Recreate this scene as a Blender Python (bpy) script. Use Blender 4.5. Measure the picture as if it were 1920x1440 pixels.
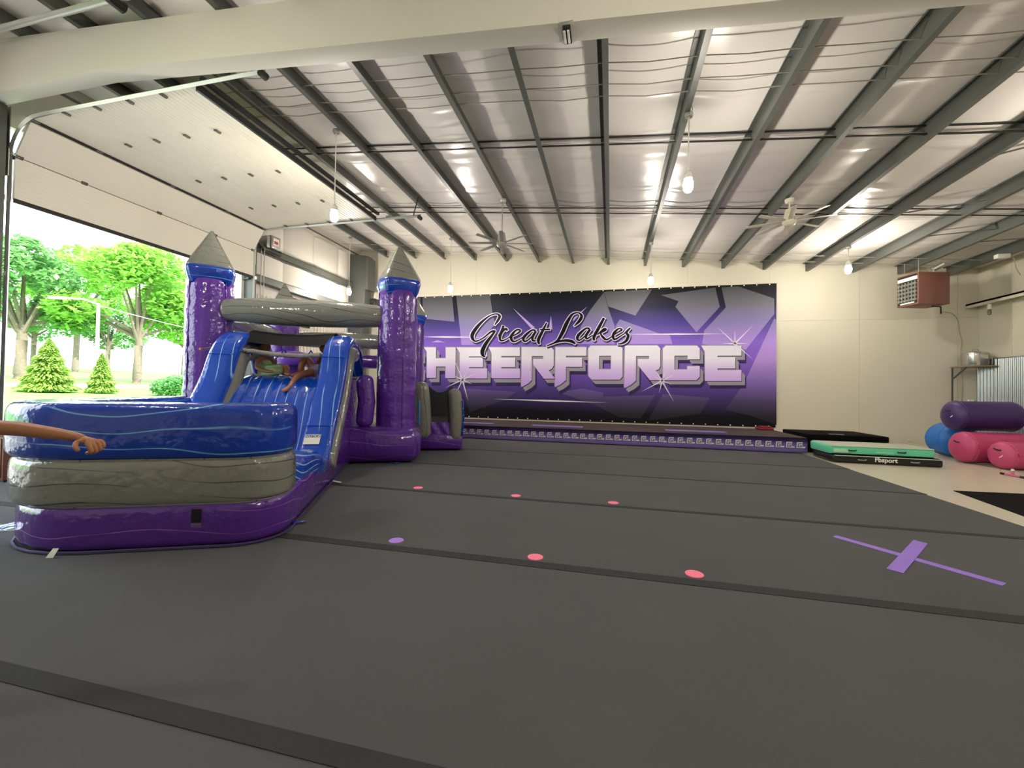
import bpy, bmesh, math, random
from mathutils import Vector, Matrix
R = random.Random(7)
PI = math.pi
scene = bpy.context.scene
for o in list(bpy.data.objects): bpy.data.objects.remove(o)
COL = scene.collection

# ------------------------------------------------------------------ camera
F, YAW, PITCH, ROLL, CH = 780.63, .232613, .01514, .016775, 1.31
def cam_axes():
    f = Vector((-math.sin(YAW)*math.cos(PITCH), math.cos(YAW)*math.cos(PITCH), math.sin(PITCH)))
    r = Vector((math.cos(YAW), math.sin(YAW), 0)); u = r.cross(f)
    return r*math.cos(ROLL)+u*math.sin(ROLL), -r*math.sin(ROLL)+u*math.cos(ROLL), f
CR, CU, CF = cam_axes()
cam = bpy.data.cameras.new('camera'); cam.sensor_width = 36; cam.lens = 36*F/1920; cam.clip_end = 500; cam.clip_start = .05
co = bpy.data.objects.new('camera', cam); COL.objects.link(co)
m = Matrix((CR, CU, -CF)).transposed().to_4x4(); m.translation = (0, 0, CH); co.matrix_world = m
scene.camera = co
def ray(x, y): return CR*((x-960)/F) - CU*((y-720)/F) + CF
def ony(x, y, Y):
    d = ray(x, y); return Vector((0, 0, CH)) + d*(Y/d.y)
def onz(x, y, Z):
    d = ray(x, y); return Vector((0, 0, CH)) + d*((Z-CH)/d.z)

# ------------------------------------------------------------------ world, sun, exposure
w = bpy.data.worlds.new('sky'); scene.world = w; w.use_nodes = True
nt = w.node_tree; nt.nodes.clear()
bg = nt.nodes.new('ShaderNodeBackground'); wo = nt.nodes.new('ShaderNodeOutputWorld')
bg.inputs[0].default_value = (.86, .94, 1, 1); bg.inputs[1].default_value = 6.0
nt.links.new(bg.outputs[0], wo.inputs[0])
sl = bpy.data.lights.new('sun', 'SUN'); sl.energy = 13.0; sl.angle = .01; sl.color = (1, .95, .86)
so = bpy.data.objects.new('sun', sl); COL.objects.link(so)
so.rotation_euler = Vector((-.75, .30, -.85)).to_track_quat('-Z', 'Y').to_euler()
vs = scene.view_settings
vs.view_transform = 'Standard'; vs.look = 'None'; vs.exposure = 0.05; vs.gamma = 1.0; vs.use_curve_mapping = False
BULB = 620.0

# ------------------------------------------------------------------ materials
def lin(c):
    if isinstance(c, str):
        c = [int(c[i:i+2], 16)/255 for i in (0, 2, 4)]
        return tuple(x/12.92 if x <= .04045 else ((x+.055)/1.055)**2.4 for x in c)
    return tuple(c)
def new_mat(name):
    mt = bpy.data.materials.new(name); mt.use_nodes = True
    return mt, mt.node_tree, mt.node_tree.nodes['Principled BSDF']
def mat(name, col, rough=.6, metal=0., spec=.5, var=.06, vscale=3., bump=0., bscale=40., coat=0., alpha=1., aniso=(1, 1, 1)):
    mt, t, b = new_mat(name); N = t.nodes; L = t.links
    c = lin(col)
    tc = N.new('ShaderNodeTexCoord'); mp = N.new('ShaderNodeMapping'); mp.inputs['Scale'].default_value = aniso
    L.new(tc.outputs['Object'], mp.inputs[0])
    nz = N.new('ShaderNodeTexNoise'); nz.inputs['Scale'].default_value = vscale; nz.inputs['Detail'].default_value = 4
    L.new(mp.outputs[0], nz.inputs['Vector'])
    mx = N.new('ShaderNodeMix'); mx.data_type = 'RGBA'
    mx.inputs[6].default_value = tuple(x*(1-var) for x in c)+(1,); mx.inputs[7].default_value = tuple(min(1, x*(1+var)) for x in c)+(1,)
    L.new(nz.outputs['Fac'], mx.inputs[0]); L.new(mx.outputs[2], b.inputs['Base Color'])
    b.inputs['Roughness'].default_value = rough; b.inputs['Metallic'].default_value = metal
    b.inputs['Specular IOR Level'].default_value = spec; b.inputs['Coat Weight'].default_value = coat; b.inputs['Alpha'].default_value = alpha
    if bump:
        n2 = N.new('ShaderNodeTexNoise'); n2.inputs['Scale'].default_value = bscale; n2.inputs['Detail'].default_value = 3
        L.new(mp.outputs[0], n2.inputs['Vector'])
        bp = N.new('ShaderNodeBump'); bp.inputs['Strength'].default_value = bump; bp.inputs['Distance'].default_value = .02
        L.new(n2.outputs['Fac'], bp.inputs['Height']); L.new(bp.outputs[0], b.inputs['Normal'])
    return mt
def emis(name, col, s):
    mt, t, b = new_mat(name)
    b.inputs['Base Color'].default_value = (1, 1, 1, 1); b.inputs['Emission Color'].default_value = lin(col)+(1,); b.inputs['Emission Strength'].default_value = s
    return mt
def vinyl(name, col, streak, axis='h', k=5., wdt=.05, rough=.16, bump=.36, bscale=11., amp=.45):
    """glossy printed inflatable vinyl: wavy marble streaks that follow one direction"""
    mt, t, b = new_mat(name); N = t.nodes; L = t.links
    tc = N.new('ShaderNodeTexCoord')
    dt = N.new('ShaderNodeVectorMath'); dt.operation = 'DOT_PRODUCT'; L.new(tc.outputs['Object'], dt.inputs[0])
    dt.inputs[1].default_value = {'h': (.05, .03, 1), 'v': (1, .04, .06), 'z': (.8, .7, .05)}[axis]
    mp = N.new('ShaderNodeMapping'); mp.inputs['Scale'].default_value = {'h': (1, 1, 1.6), 'v': (1.6, .8, .8), 'z': (1.2, 1.2, .7)}[axis]
    L.new(tc.outputs['Object'], mp.inputs[0])
    nz0 = N.new('ShaderNodeTexNoise'); nz0.inputs['Scale'].default_value = .8; nz0.inputs['Detail'].default_value = 1.; nz0.inputs['Roughness'].default_value = .4
    L.new(mp.outputs[0], nz0.inputs['Vector'])
    nz = N.new('ShaderNodeMath'); nz.operation = 'MULTIPLY_ADD'; L.new(nz0.outputs['Fac'], nz.inputs[0]); nz.inputs[1].default_value = amp; L.new(dt.outputs['Value'], nz.inputs[2])
    def math_(op, a, v):
        n = N.new('ShaderNodeMath'); n.operation = op; L.new(a, n.inputs[0])
        if v is not None: n.inputs[1].default_value = v
        return n.outputs[0]
    x = math_('MULTIPLY', nz.outputs[0], k); x = math_('FRACT', x, None); x = math_('SUBTRACT', x, .5); x = math_('ABSOLUTE', x, None)
    mr = N.new('ShaderNodeMapRange'); mr.inputs[1].default_value = 0; mr.inputs[2].default_value = wdt; mr.inputs[3].default_value = 1; mr.inputs[4].default_value = 0
    L.new(x, mr.inputs[0])
    n3 = N.new('ShaderNodeTexNoise'); n3.inputs['Scale'].default_value = 1.3; L.new(tc.outputs['Object'], n3.inputs['Vector'])
    m3 = N.new('ShaderNodeMapRange'); m3.inputs[1].default_value = .36; m3.inputs[2].default_value = .5; L.new(n3.outputs['Fac'], m3.inputs[0])
    mu = N.new('ShaderNodeMath'); mu.operation = 'MULTIPLY'; L.new(mr.outputs[0], mu.inputs[0]); L.new(m3.outputs[0], mu.inputs[1])
    mx = N.new('ShaderNodeMix'); mx.data_type = 'RGBA'; mx.inputs[6].default_value = lin(col)+(1,); mx.inputs[7].default_value = lin(streak)+(1,)
    L.new(mu.outputs[0], mx.inputs[0]); L.new(mx.outputs[2], b.inputs['Base Color'])
    b.inputs['Roughness'].default_value = rough; b.inputs['Coat Weight'].default_value = .3; b.inputs['Coat Roughness'].default_value = .08
    n2 = N.new('ShaderNodeTexNoise'); n2.inputs['Scale'].default_value = bscale; n2.inputs['Detail'].default_value = 2.; L.new(tc.outputs['Object'], n2.inputs['Vector'])
    bp = N.new('ShaderNodeBump'); bp.inputs['Strength'].default_value = bump; bp.inputs['Distance'].default_value = .03
    L.new(n2.outputs['Fac'], bp.inputs['Height']); L.new(bp.outputs[0], b.inputs['Normal']); L.new(bp.outputs[0], b.inputs['Coat Normal'])
    return mt
def ramp_mat(name, stops, z0, z1, rough=.45, warp=.0):
    """flat print whose ink colour runs from z0 to z1"""
    mt, t, b = new_mat(name); N = t.nodes; L = t.links
    ge = N.new('ShaderNodeTexCoord'); sx = N.new('ShaderNodeSeparateXYZ'); L.new(ge.outputs['Object'], sx.inputs[0])
    src = sx.outputs['Z']
    if warp:
        nz = N.new('ShaderNodeTexNoise'); nz.inputs['Scale'].default_value = .35; L.new(ge.outputs['Object'], nz.inputs['Vector'])
        ma = N.new('ShaderNodeMath'); ma.operation = 'MULTIPLY_ADD'; L.new(nz.outputs['Fac'], ma.inputs[0]); ma.inputs[1].default_value = warp; L.new(src, ma.inputs[2]); src = ma.outputs[0]
    mr = N.new('ShaderNodeMapRange'); mr.inputs[1].default_value = z0; mr.inputs[2].default_value = z1; L.new(src, mr.inputs[0])
    cr = N.new('ShaderNodeValToRGB'); e = cr.color_ramp.elements
    for i, (p, c) in enumerate(stops):
        q = e[i] if i < 2 else e.new(p)
        q.position = p; q.color = lin(c)+(1,)
    L.new(mr.outputs[0], cr.inputs[0]); L.new(cr.outputs[0], b.inputs['Base Color']); b.inputs['Roughness'].default_value = rough; b.inputs['Specular IOR Level'].default_value = .12
    return mt
M = {}
M['wall'] = mat('painted_white_wall', 'cdc8b8', .55, var=.03, vscale=1.2, bump=.08, bscale=120)
M['header'] = mat('painted_drywall', 'ccc8bc', .6, var=.03, vscale=.8, bump=.05, bscale=90)
M['steel'] = mat('grey_primer_steel', '50534f', .42, var=.12, vscale=2)
M['steel_dark'] = mat('dark_rod_steel', '2c2d2c', .4, .5)
M['insul'] = mat('white_vinyl_insulation', 'dcd8d2', .27, spec=.6, var=.03, vscale=1, bump=.12, bscale=3.5, aniso=(1, 2.2, 1))
M['facing'] = mat('matt_white_facing', 'cac5bb', .7, spec=.2, var=.05, vscale=2)
M['floor'] = mat('sealed_concrete', 'c9c2ae', .28, var=.08, vscale=.7, bump=.03, bscale=30)
M['mat'] = mat('charcoal_carpet', '5c5d5f', .92, spec=.12, var=.14, vscale=1.1, bump=.5, bscale=260)
M['tape'] = mat('charcoal_loop_tape', '38393a', .9, spec=.2, var=.1, vscale=6, bump=.3, bscale=200)
M['galv'] = mat('galvanised_steel', 'b9bab4', .32, .85, var=.1, vscale=5)
M['alu'] = mat('corrugated_zinc', '9a9c9b', .26, .9, var=.08, vscale=2)
M['doorw'] = mat('cream_door_panel', 'd8d3c4', .4, var=.03, vscale=1.5)
M['black'] = mat('black_vinyl', '0c0c0e', .38, var=.2)
M['matblack'] = mat('matt_black_foam', '0a0a0b', .85, spec=.08, var=.2)
M['rubber'] = mat('black_rubber', '1a1917', .7)
M['white'] = mat('white_plastic', 'e6e4dc', .4, var=.02)
M['purple_tape'] = mat('purple_cloth_tape', '8a63c9', .6, var=.06, vscale=9)
M['pink_dot'] = mat('pink_felt', 'ff7f9b', .85, var=.05)
M['lilac_dot'] = mat('lilac_felt', 'b283e6', .85, var=.05)
M['blue'] = vinyl('blue_vinyl', '0a3aa8', '86cdf2', 'h', 6.5, .045, amp=.5)
M['blue_v'] = vinyl('blue_vinyl_upright', '0f46b4', 'a9d8f7', 'v', 6.5, .05, amp=.2)
M['gray'] = vinyl('grey_stone_vinyl', '7e8078', '2b2b2a', 'h', 7., .05, amp=.55)
M['gray_v'] = vinyl('grey_bolster_vinyl', '7a7b73', '2e2e2c', 'z', 3., .025)
M['purple'] = vinyl('purple_vinyl', '54298a', 'a86fc0', 'h', 5., .022, amp=.5)
M['purple_v'] = vinyl('purple_tower_vinyl', '5d2f97', '7340ab', 'z', 6., .05, bump=.4, bscale=14.)
M['net'] = mat('black_mesh_net', '101114', .6, alpha=.82)
M['netroof'] = mat('dark_mesh_canopy', '17181a', .7, spec=.15, var=.15)
M['rolled'] = mat('rolled_beige_net', '8f8c7e', .6, var=.3, vscale=8, bump=.6, bscale=25)
M['skin'] = mat('skin_tan', 'b57d5e', .5, var=.06, vscale=6)
M['skin2'] = mat('skin_warm', 'a8704f', .5, var=.06, vscale=6)
M['hair'] = mat('brown_hair', '4a3322', .5, var=.3, vscale=30, bump=.5, bscale=60)
M['green_cloth'] = mat('pale_green_cloth', 'aecf97', .8, var=.12, vscale=12)
M['lav_cloth'] = mat('lavender_cloth', '9a92c0', .8, var=.15, vscale=10)
M['dark_cloth'] = mat('navy_cloth', '2b3350', .8)
M['heater'] = mat('brown_enamel', '7d5248', .45, var=.06)
M['wood'] = mat('brown_wood', '7a4f3e', .55, var=.2, vscale=4, aniso=(1, 1, 8))
M['cord'] = mat('cord_grey', '9c988a', .5)
M['bulb'] = emis('lit_bulb', 'fff5e6', BULB)
M['glass'] = mat('clear_glass', 'e8eeee', .05, var=0, alpha=.25)

# ------------------------------------------------------------------ mesh helpers
class MB:
    def __init__(s): s.v = []; s.f = []
    def box(s, x0, x1, y0, y1, z0, z1):
        b = len(s.v)
        s.v += [(x, y, z) for z in (z0, z1) for y in (y0, y1) for x in (x0, x1)]
        s.f += [tuple(b+i for i in q) for q in ((0, 2, 3, 1), (4, 5, 7, 6), (0, 1, 5, 4), (2, 6, 7, 3), (0, 4, 6, 2), (1, 3, 7, 5))]
        return s
    def obox(s, p, q, wd, ht, up=(0, 0, 1)):
        p, q = Vector(p), Vector(q); t = (q-p).normalized(); up = Vector(up)
        sd = t.cross(up).normalized(); u = sd.cross(t)
        b = len(s.v)
        for c in (p, q):
            for a, e in ((-1, -1), (1, -1), (1, 1), (-1, 1)): s.v.append(tuple(c+sd*a*wd/2+u*e*ht/2))
        s.f += [tuple(b+i for i in k) for k in ((0, 1, 2, 3), (7, 6, 5, 4), (0, 4, 5, 1), (1, 5, 6, 2), (2, 6, 7, 3), (3, 7, 4, 0))]
        return s
    def ringloft(s, rings, close=True, cap=True):
        n = len(rings[0]); b = len(s.v)
        for r in rings: s.v += [tuple(p) for p in r]
        for i in range(len(rings)-1):
            for j in range(n if close else n-1):
                k = (j+1) % n
                s.f.append((b+i*n+j, b+i*n+k, b+(i+1)*n+k, b+(i+1)*n+j))
        if cap and close:
            s.f.append(tuple(b+j for j in reversed(range(n)))); s.f.append(tuple(b+(len(rings)-1)*n+j for j in range(n)))
        return s
    def tube(s, path, rad, n=8, hb=None, p=2., up=(0, 0, 1), rnd=0., wr=0.):
        """swept (super)ellipse: half width rad (sideways), half height hb; rnd = rounded end length"""
        P = [Vector(q) for q in path]; L = len(P)
        ra = rad if isinstance(rad, (list, tuple)) else [rad]*L
        hb = ra if hb is None else (hb if isinstance(hb, (list, tuple)) else [hb]*L)
        up = Vector(up); rings = []
        st = []
        for i in range(L):
            t = (P[min(i+1, L-1)]-P[max(i-1, 0)]).normalized(); st.append((P[i], t, ra[i], hb[i]))
        if rnd:
            h = []; e = []
            for k in range(4):
                a = (k+.35)/4.*PI/2; h.append((st[0][0]-st[0][1]*rnd*math.cos(a), st[0][1], st[0][2]*math.sin(a), st[0][3]*math.sin(a)))
                e.append((st[-1][0]+st[-1][1]*rnd*math.cos(a), st[-1][1], st[-1][2]*math.sin(a), st[-1][3]*math.sin(a)))
            st = h+st+e[::-1]
        for c, t, a, b in st:
            sd = t.cross(up)
            if sd.length < 1e-4: sd = t.cross(Vector((0, 1, 0)))
            sd.normalize(); u = sd.cross(t); ring = []
            for j in range(n):
                th = 2*PI*j/n; cc, ss = math.cos(th), math.sin(th)
                x = math.copysign(abs(cc)**(2/p), cc); y = math.copysign(abs(ss)**(2/p), ss)
                k = 1+(R.uniform(-wr, wr) if wr else 0)
                ring.append(c+sd*a*x*k+u*b*y*k)
            rings.append(ring)
        return s.ringloft(rings)
    def lathe(s, prof, n=24, c=(0, 0, 0), poly=0, wr=0.):
        rings = []
        for r, z in prof:
            ring = []
            for j in range(n):
                a = 2*PI*j/n; k = 1.
                if poly:
                    q = 2*PI/poly; k = math.cos(q/2)/math.cos((a+PI/8) % q-q/2); k = .35+.65*k
                k *= 1+(wr*math.sin(j*7.3+z*31)+wr*.6*math.sin(j*3.1-z*17) if wr else 0)
                ring.append((c[0]+r*k*math.cos(a), c[1]+r*k*math.sin(a), c[2]+z))
            rings.append(ring)
        return s.ringloft(rings)
    def prism(s, pts, n, d):
        """flat polygon (3d points) thickened by d along -n"""
        nv = Vector(n)*d; k = len(pts); b = len(s.v)
        s.v += [tuple(Vector(p)) for p in pts]+[tuple(Vector(p)-nv) for p in pts]
        s.f.append(tuple(range(b, b+k))); s.f.append(tuple(b+k+i for i in reversed(range(k))))
        for i in range(k): j = (i+1) % k; s.f.append((b+i, b+k+i, b+k+j, b+j))
        return s
    def poly(s, pts):
        b = len(s.v); s.v += [tuple(p) for p in pts]; s.f.append(tuple(range(b, b+len(pts)))); return s
    def grid(s, fn, nu, nv):
        b = len(s.v)
        for j in range(nv+1):
            for i in range(nu+1): s.v.append(tuple(fn(i/nu, j/nv)))
        for j in range(nv):
            for i in range(nu): a = b+j*(nu+1)+i; s.f.append((a, a+1, a+nu+2, a+nu+1))
        return s
    def mesh(s, name, mt, ang=40, bevel=0., seg=2):
        me = bpy.data.meshes.new(name); me.from_pydata(s.v, [], s.f)
        bm = bmesh.new(); bm.from_mesh(me)
        bmesh.ops.recalc_face_normals(bm, faces=bm.faces)
        if bevel: bmesh.ops.bevel(bm, geom=bm.edges[:]+bm.verts[:], offset=bevel, segments=seg, affect='EDGES', profile=.5, clamp_overlap=True)
        bm.to_mesh(me); bm.free()
        for q in me.polygons: q.use_smooth = True
        me.set_sharp_from_angle(angle=math.radians(ang))
        if mt: me.materials.append(mt)
        return me
    def build(s, name, mt, parent=None, **k):
        return link(name, s.mesh(name, mt, **k), parent)
def link(name, me, parent=None):
    o = bpy.data.objects.new(name, me); COL.objects.link(o)
    if parent: o.parent = parent
    return o
def tag(o, label, cat, group=None):
    o['label'] = label; o['category'] = cat
    if group: o['group'] = group
    return o
def thing(name, label, cat, loc=(0, 0, 0), rz=0, group=None):
    o = bpy.data.objects.new(name, None); COL.objects.link(o); o.location = loc; o.rotation_euler = (0, 0, rz); o.empty_display_size = .1
    return tag(o, label, cat, group)
def struct(o): o['kind'] = 'structure'; return o
def sgroup(name):
    o = bpy.data.objects.new(name, None); COL.objects.link(o); return struct(o)
def text_mesh(s, size, fn, mt, name, parent, bold=0.):
    """built-in lettering turned into a mesh; fn maps (x, y) of the text plane to 3d"""
    cu = bpy.data.curves.new('t', 'FONT'); cu.body = s; cu.size = size; cu.resolution_u = 3; cu.offset = bold; cu.align_x = 'CENTER'
    ob = bpy.data.objects.new('t', cu); COL.objects.link(ob)
    me = bpy.data.meshes.new_from_object(ob.evaluated_get(bpy.context.evaluated_depsgraph_get()))
    bpy.data.objects.remove(ob); bpy.data.curves.remove(cu)
    for v in me.vertices: v.co = fn(v.co.x, v.co.y)
    me.materials.clear(); me.materials.append(mt); me.name = name
    return link(name, me, parent)
def smooth_path(pts, n=6):
    out = []; L = len(pts); W = len(pts[0])
    for i in range(L-1):
        p0, p1, p2, p3 = pts[max(i-1, 0)], pts[i], pts[i+1], pts[min(i+2, L-1)]
        for k in range(n):
            t = k/n
            out.append(tuple(.5*((2*p1[d])+(-p0[d]+p2[d])*t+(2*p0[d]-5*p1[d]+4*p2[d]-p3[d])*t*t+(-p0[d]+3*p1[d]-3*p2[d]+p3[d])*t**3) for d in range(W)))
    out.append(tuple(pts[-1])); return out

# ------------------------------------------------------------------ room dimensions
YW, XL, XR, YF, ZF = 14.6, -9.75, 10.2, -5.0, -.035
def zp(x): return 5.66-.0875*x           # underside of the purlins
PX = [-.158+1.2*k for k in range(-8, 9)]   # purlin lines

# ================================================================== SETTING
fl = struct(MB().box(XL, XR, YF, YW, ZF-.1, ZF).build('floor', M['floor']))
# back wall: backing and sheets with open joints
wb = struct(MB().box(XL-.2, XR+.2, YW+.012, YW+.2, ZF-.1, 6.95).build('wall_back', M['wall']))
x = XL+.02
while x < XR:
    x1 = min(x+2.43, XR)
    for a, b in ((ZF, 3.62), (3.625, None)):
        if b is None:
            MB().prism([(x+.003, YW, a), (x1-.003, YW, a), (x1-.003, YW, zp(x1)+.24), (x+.003, YW, zp(x)+.24)], (0, -1, 0), .012).build('wall_panel', M['wall'], wb)
        else: MB().box(x+.003, x1-.003, YW, YW+.012, a, b-.003).build('wall_panel', M['wall'], wb)
    x = x1
# right wall with corrugated wainscot
wr = struct(MB().box(XR, XR+.2, YF, YW+.2, ZF-.1, 6.0).build('wall_right', M['wall']))
ww = .76
for k in range(10):
    y0 = YW-.02-k*ww
    if y0-ww < 7: break
    MB().grid(lambda a, b, y0=y0: (XR-.035-.022*math.cos(a*ww/.1086*2*PI)-(.004 if k % 2 else 0), y0-a*ww, ZF+b*(2.385-ZF)), 80, 1).build('corrugated_sheet', M['alu'], wr, ang=80)
MB().box(XR-.07, XR, 7, YW-.01, 2.385, 2.41).build('cap_strip', M['galv'], wr)
for z0, y1 in ((3.86, YW-.02),):
    MB().box(XR-.32, XR, 6.5, y1, z0+.07, z0+.13).box(XR-.32, XR-.3, 6.5, y1, z0, z0+.13).build('ledge_girt', M['wall'], wr, bevel=.006)
for k in range(7): MB().box(XR-.012, XR, YW-1.0-k*1.22-.02, YW-1.0-k*1.22+.02, 2.45, 5.0).build('batten', M['wall'], wr, bevel=.004)
# rear wall behind the camera
struct(MB().box(XL-.2, XR+.2, YF-.2, YF, ZF-.1, 6.95).build('wall_front', M['wall']))
# left wall: sheeting round two door openings and a window
DY0, DY1, DZ = 4.62, 9.22, 5.55
wl = sgroup('wall_left')
def lw(y0, y1, z0, z1, nm='sheeting', mt='facing'): return MB().box(XL-.12, XL, y0, y1, z0, z1).build(nm, M[mt], wl)
lw(YF, -1.4, ZF-.1, 7); lw(-1.4, 3.6, 5.2, 7); lw(3.6, DY0, ZF-.1, 7); lw(DY0, DY1, DZ, 7)
WY0, WY1, WZ0, WZ1 = 10.95, 11.85, 3.25, 4.1
lw(DY1, YW+.1, WZ1, 7); lw(DY1, WY0, ZF-.1, WZ1); lw(WY1, YW+.1, ZF-.1, WZ1); lw(WY0, WY1, ZF-.1, WZ0)
# bulging insulation facings between seams on the far stretch
yy = DY1+.15
while yy < YW-.8:
    y2 = min(yy+1.28, YW-.75)
    for a, b in ((4.34, 5.06), (5.27, 6.35)):
        MB().grid(lambda s, t, y0=yy, y2=y2, a=a, b=b: (XL+.01+.07*math.sin(PI*s)**.6, y0+(y2-y0)*s, a+(b-a)*t), 10, 2).build('insulation_facing', M['facing'], wl)
    yy = y2+.012
for k in range(34):
    y0 = DY1+.2+k*.155
    if WY0-.1 < y0 < WY1+.1: z1 = WZ0-.06
    else: z1 = 3.95
    MB().prism([(XL, y0, ZF), (XL+.03, y0+.02, ZF), (XL+.03, y0+.05, ZF), (XL, y0+.07, ZF)], (0, 0, 1), -z1).build('sheet_rib', M['wall'], wl)
for z in (5.07, 4.2):
    MB().box(XL, XL+.2, DY1+.02, YW-.75, z, z+.012).box(XL, XL+.2, DY1+.02, YW-.75, z+.2, z+.212).box(XL+.188, XL+.2, DY1+.02, YW-.75, z, z+.212).build('girt', M['steel'], wl)
win = sgroup('window_1')
MB().box(XL-.05, XL+.03, WY0, WY1, WZ0, WZ0+.05).box(XL-.05, XL+.03, WY0, WY1, WZ1-.05, WZ1).box(XL-.05, XL+.03, WY0, WY0+.05, WZ0, WZ1).box(XL-.05, XL+.03, WY1-.05, WY1, WZ0, WZ1).box(XL-.05, XL+.03, WY1-.36, WY1-.28, WZ0, WZ1).build('window_frame', M['rubber'], win)
MB().box(XL-.02, XL-.012, WY0+.05, WY1-.05, WZ0+.05, WZ1-.05).build('pane', M['glass'], win)
# corner column of the far frame and jamb posts
struct(MB().prism([(-9.74, 13.9, ZF), (-9.28, 13.9, ZF), (-8.97, 13.9, 6.28), (-9.74, 13.9, 6.4)], (0, -1, 0), .4).build('trim_1', M['steel'], bevel=.004))
MB().box(-9.0, -8.9, 13.86, 14.34, 5.0, 6.2).build('splice_plate', M['steel'], bpy.data.objects['trim_1'])
# near rigid frame wrapped in drywall (haunch flat at the left, then falls with the roof)
yr0, yr1 = 4.2, 4.45
low = lambda x: 5.045-.0868*x
pf = [(XL, yr0, 5.65), (-7.0, yr0, 5.645), (XR, yr0, low(XR)), (XR, yr0, zp(XR)-.005), (XL, yr0, zp(XL)-.005)]
t2 = struct(MB().prism(pf, (0, -1, 0), yr1-yr0).build('trim_2', M['header'], bevel=.006))
struct(MB().box(XL+.005, XL+.50, yr0, yr1, ZF, 5.64).build('trim_3', M['steel'], bevel=.006))
t2b = MB().box(-.56, -.42, yr0-.012, yr1+.012, low(-.5)-.006, low(-.5)+.05).build('joint_cover', M['header'], t2)
MB().box(-.53, -.45, yr0+.03, yr1-.02, low(-.5)-.045, low(-.5)-.006).build('clip_housing', M['rubber'], t2)
for q in (-.515, -.475): MB().box(q-.012, q+.012, yr0+.05, yr1-.04, low(-.5)-.06, low(-.5)-.03).build('clip', M['white'], t2, bevel=.004)
# ceiling: Z purlins, billowing insulation, bridging
cl = sgroup('ceiling')
MB().prism([(XL-.2, YF-.2, zp(XL-.2)+.34), (XR+.2, YF-.2, zp(XR+.2)+.34), (XR+.2, YF-.2, zp(XR+.2)+.42), (XL-.2, YF-.2, zp(XL-.2)+.42)], (0, -1, 0), YW-YF+.4).build('roof_deck', M['galv'], cl)
for x in PX:
    z = zp(x); t = .006
    prof = [(x-.075, z+.25), (x-.075, z+.225), (x-.07, z+.225), (x-.07, z+.25-t), (x-t, z+.25-t), (x-t, z), (x+.075, z), (x+.075, z+.022), (x+.069, z+.022), (x+.069, z+t), (x, z+t), (x, z+.25)]
    MB().prism([(a, YF, b) for a, b in prof], (0, -1, 0), YW-YF).build('purlin', M['steel'], cl)
seams = [-3.2, -1.6, 0., 1.55, 3.1, 5.02, 6.55, 8.15, 9.6, 11.1, 12.6, 13.7]
edges = [XL]+PX+[XR]
for a, b in zip(edges[:-1], edges[1:]):
    ph = R.random()*6
    def fn(s, t, a=a, b=b, ph=ph):
        x = a+(b-a)*s; y = YF+(YW-YF)*t
        d = min(abs(y-q-.04*math.sin(PI*s*1.0+ph)) for q in seams)
        sag = .035*math.sin(PI*s)*(1+.3*math.sin(y*2.1+ph))
        pk = -.03*math.exp(-(d/.05)**2)+.012*math.exp(-((d-.16)/.08)**2)
        return (x, y, zp(x)+.255-sag+pk*math.sin(PI*s)**.5+.006*math.sin(y*7+ph+2*s)*math.sin(PI*s))
    MB().grid(fn, 8, 230).build('insulation_panel', M['insul'], cl, ang=180)
for yb in (7.55, 10.5):
    for a, b in zip(PX[:-1], PX[1:]):
        for dy, dz in ((0, .06), (.02, .2)):
            MB().obox((a+.01, yb+dy, zp(a)+dz), (b-.01, yb+dy, zp(b)+dz), .03, .018).build('bridging_bar', M['steel_dark'], cl)
        MB().tube([(a+.01, yb+.1, zp(a)+.16), ((a+b)/2, yb+.1, zp((a+b)/2)+.12+R.uniform(-.02, .02)), (b-.01, yb+.1, zp(b)+.16)], .007, 5).build('cable', M['cord'], cl)
for a, b in zip(PX[:-1], PX[1:]):
    for yb, sg in ((5.7, .03), (6.1, .02), (6.35, .02), (13.4, .015), (13.95, .015)):
        j = R.uniform(-.04, .04)
        MB().tube([(a+.005, yb, zp(a)+.1), (a*.5+b*.5, yb+j, zp((a+b)/2)+.1-sg), (b-.005, yb, zp(b)+.1)], .008, 5).build('cable', M['cord'], cl)
for a, y0, y1 in ((13, 8.4, 7.3), (13, 10.6, 9.9), (14, 11.9, 11.3), (15, 12.2, 11.7)):
    MB().obox((PX[a]+.01, y0, zp(PX[a])+.1), (PX[a+1]-.01, y1, zp(PX[a+1])+.1), .05, .01).build('brace', M['steel'], cl)

# ------------------------------------------------------------------ overhead door, rolled up
dr = sgroup('door_1')
XD = -9.40
def track(y, s):
    pts = [(XD, y, ZF+.02), (XD, y, 4.9)]
    for k in range(1, 8):
        a = k/8*PI/2; pts.append((XD+.62*(1-math.cos(a)), y, 4.9+.62*math.sin(a)))
    pts += [(XD+.75, y, 5.52), (-4.55, y, 5.52)]
    MB().tube(pts, .035, 4, hb=.03, up=(0, 1, 0)).build('track', M['galv'], dr)
    for z in (.6, 1.8, 3.0, 4.2): MB().box(XL, XD+.03, y+s*.05, y+s*.08, z, z+.08).build('track_bracket', M['galv'], dr)
    MB().box(XL-.02, XD-.08, y+s*.04, y+s*.16, ZF, 5.5).build('jamb_post', M['steel'], dr)
    MB().box(XL+.02, XD+.02, y+s*.02, y+s*.032, 4.6, 5.7).build('end_plate', M['galv'], dr)
track(DY0-.05, -1); track(DY1+.05, 1)
segs = [((XD+.02, 4.27), (XD+.02, 4.94)), ((XD+.02, 4.95), (-9.06, 5.46)), ((-9.03, 5.5), (-8.36, 5.53))]
for a in (-8.35, -7.70, -7.045, -6.40): segs.append(((a, 5.53), (a+.642, 5.53)))
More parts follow.
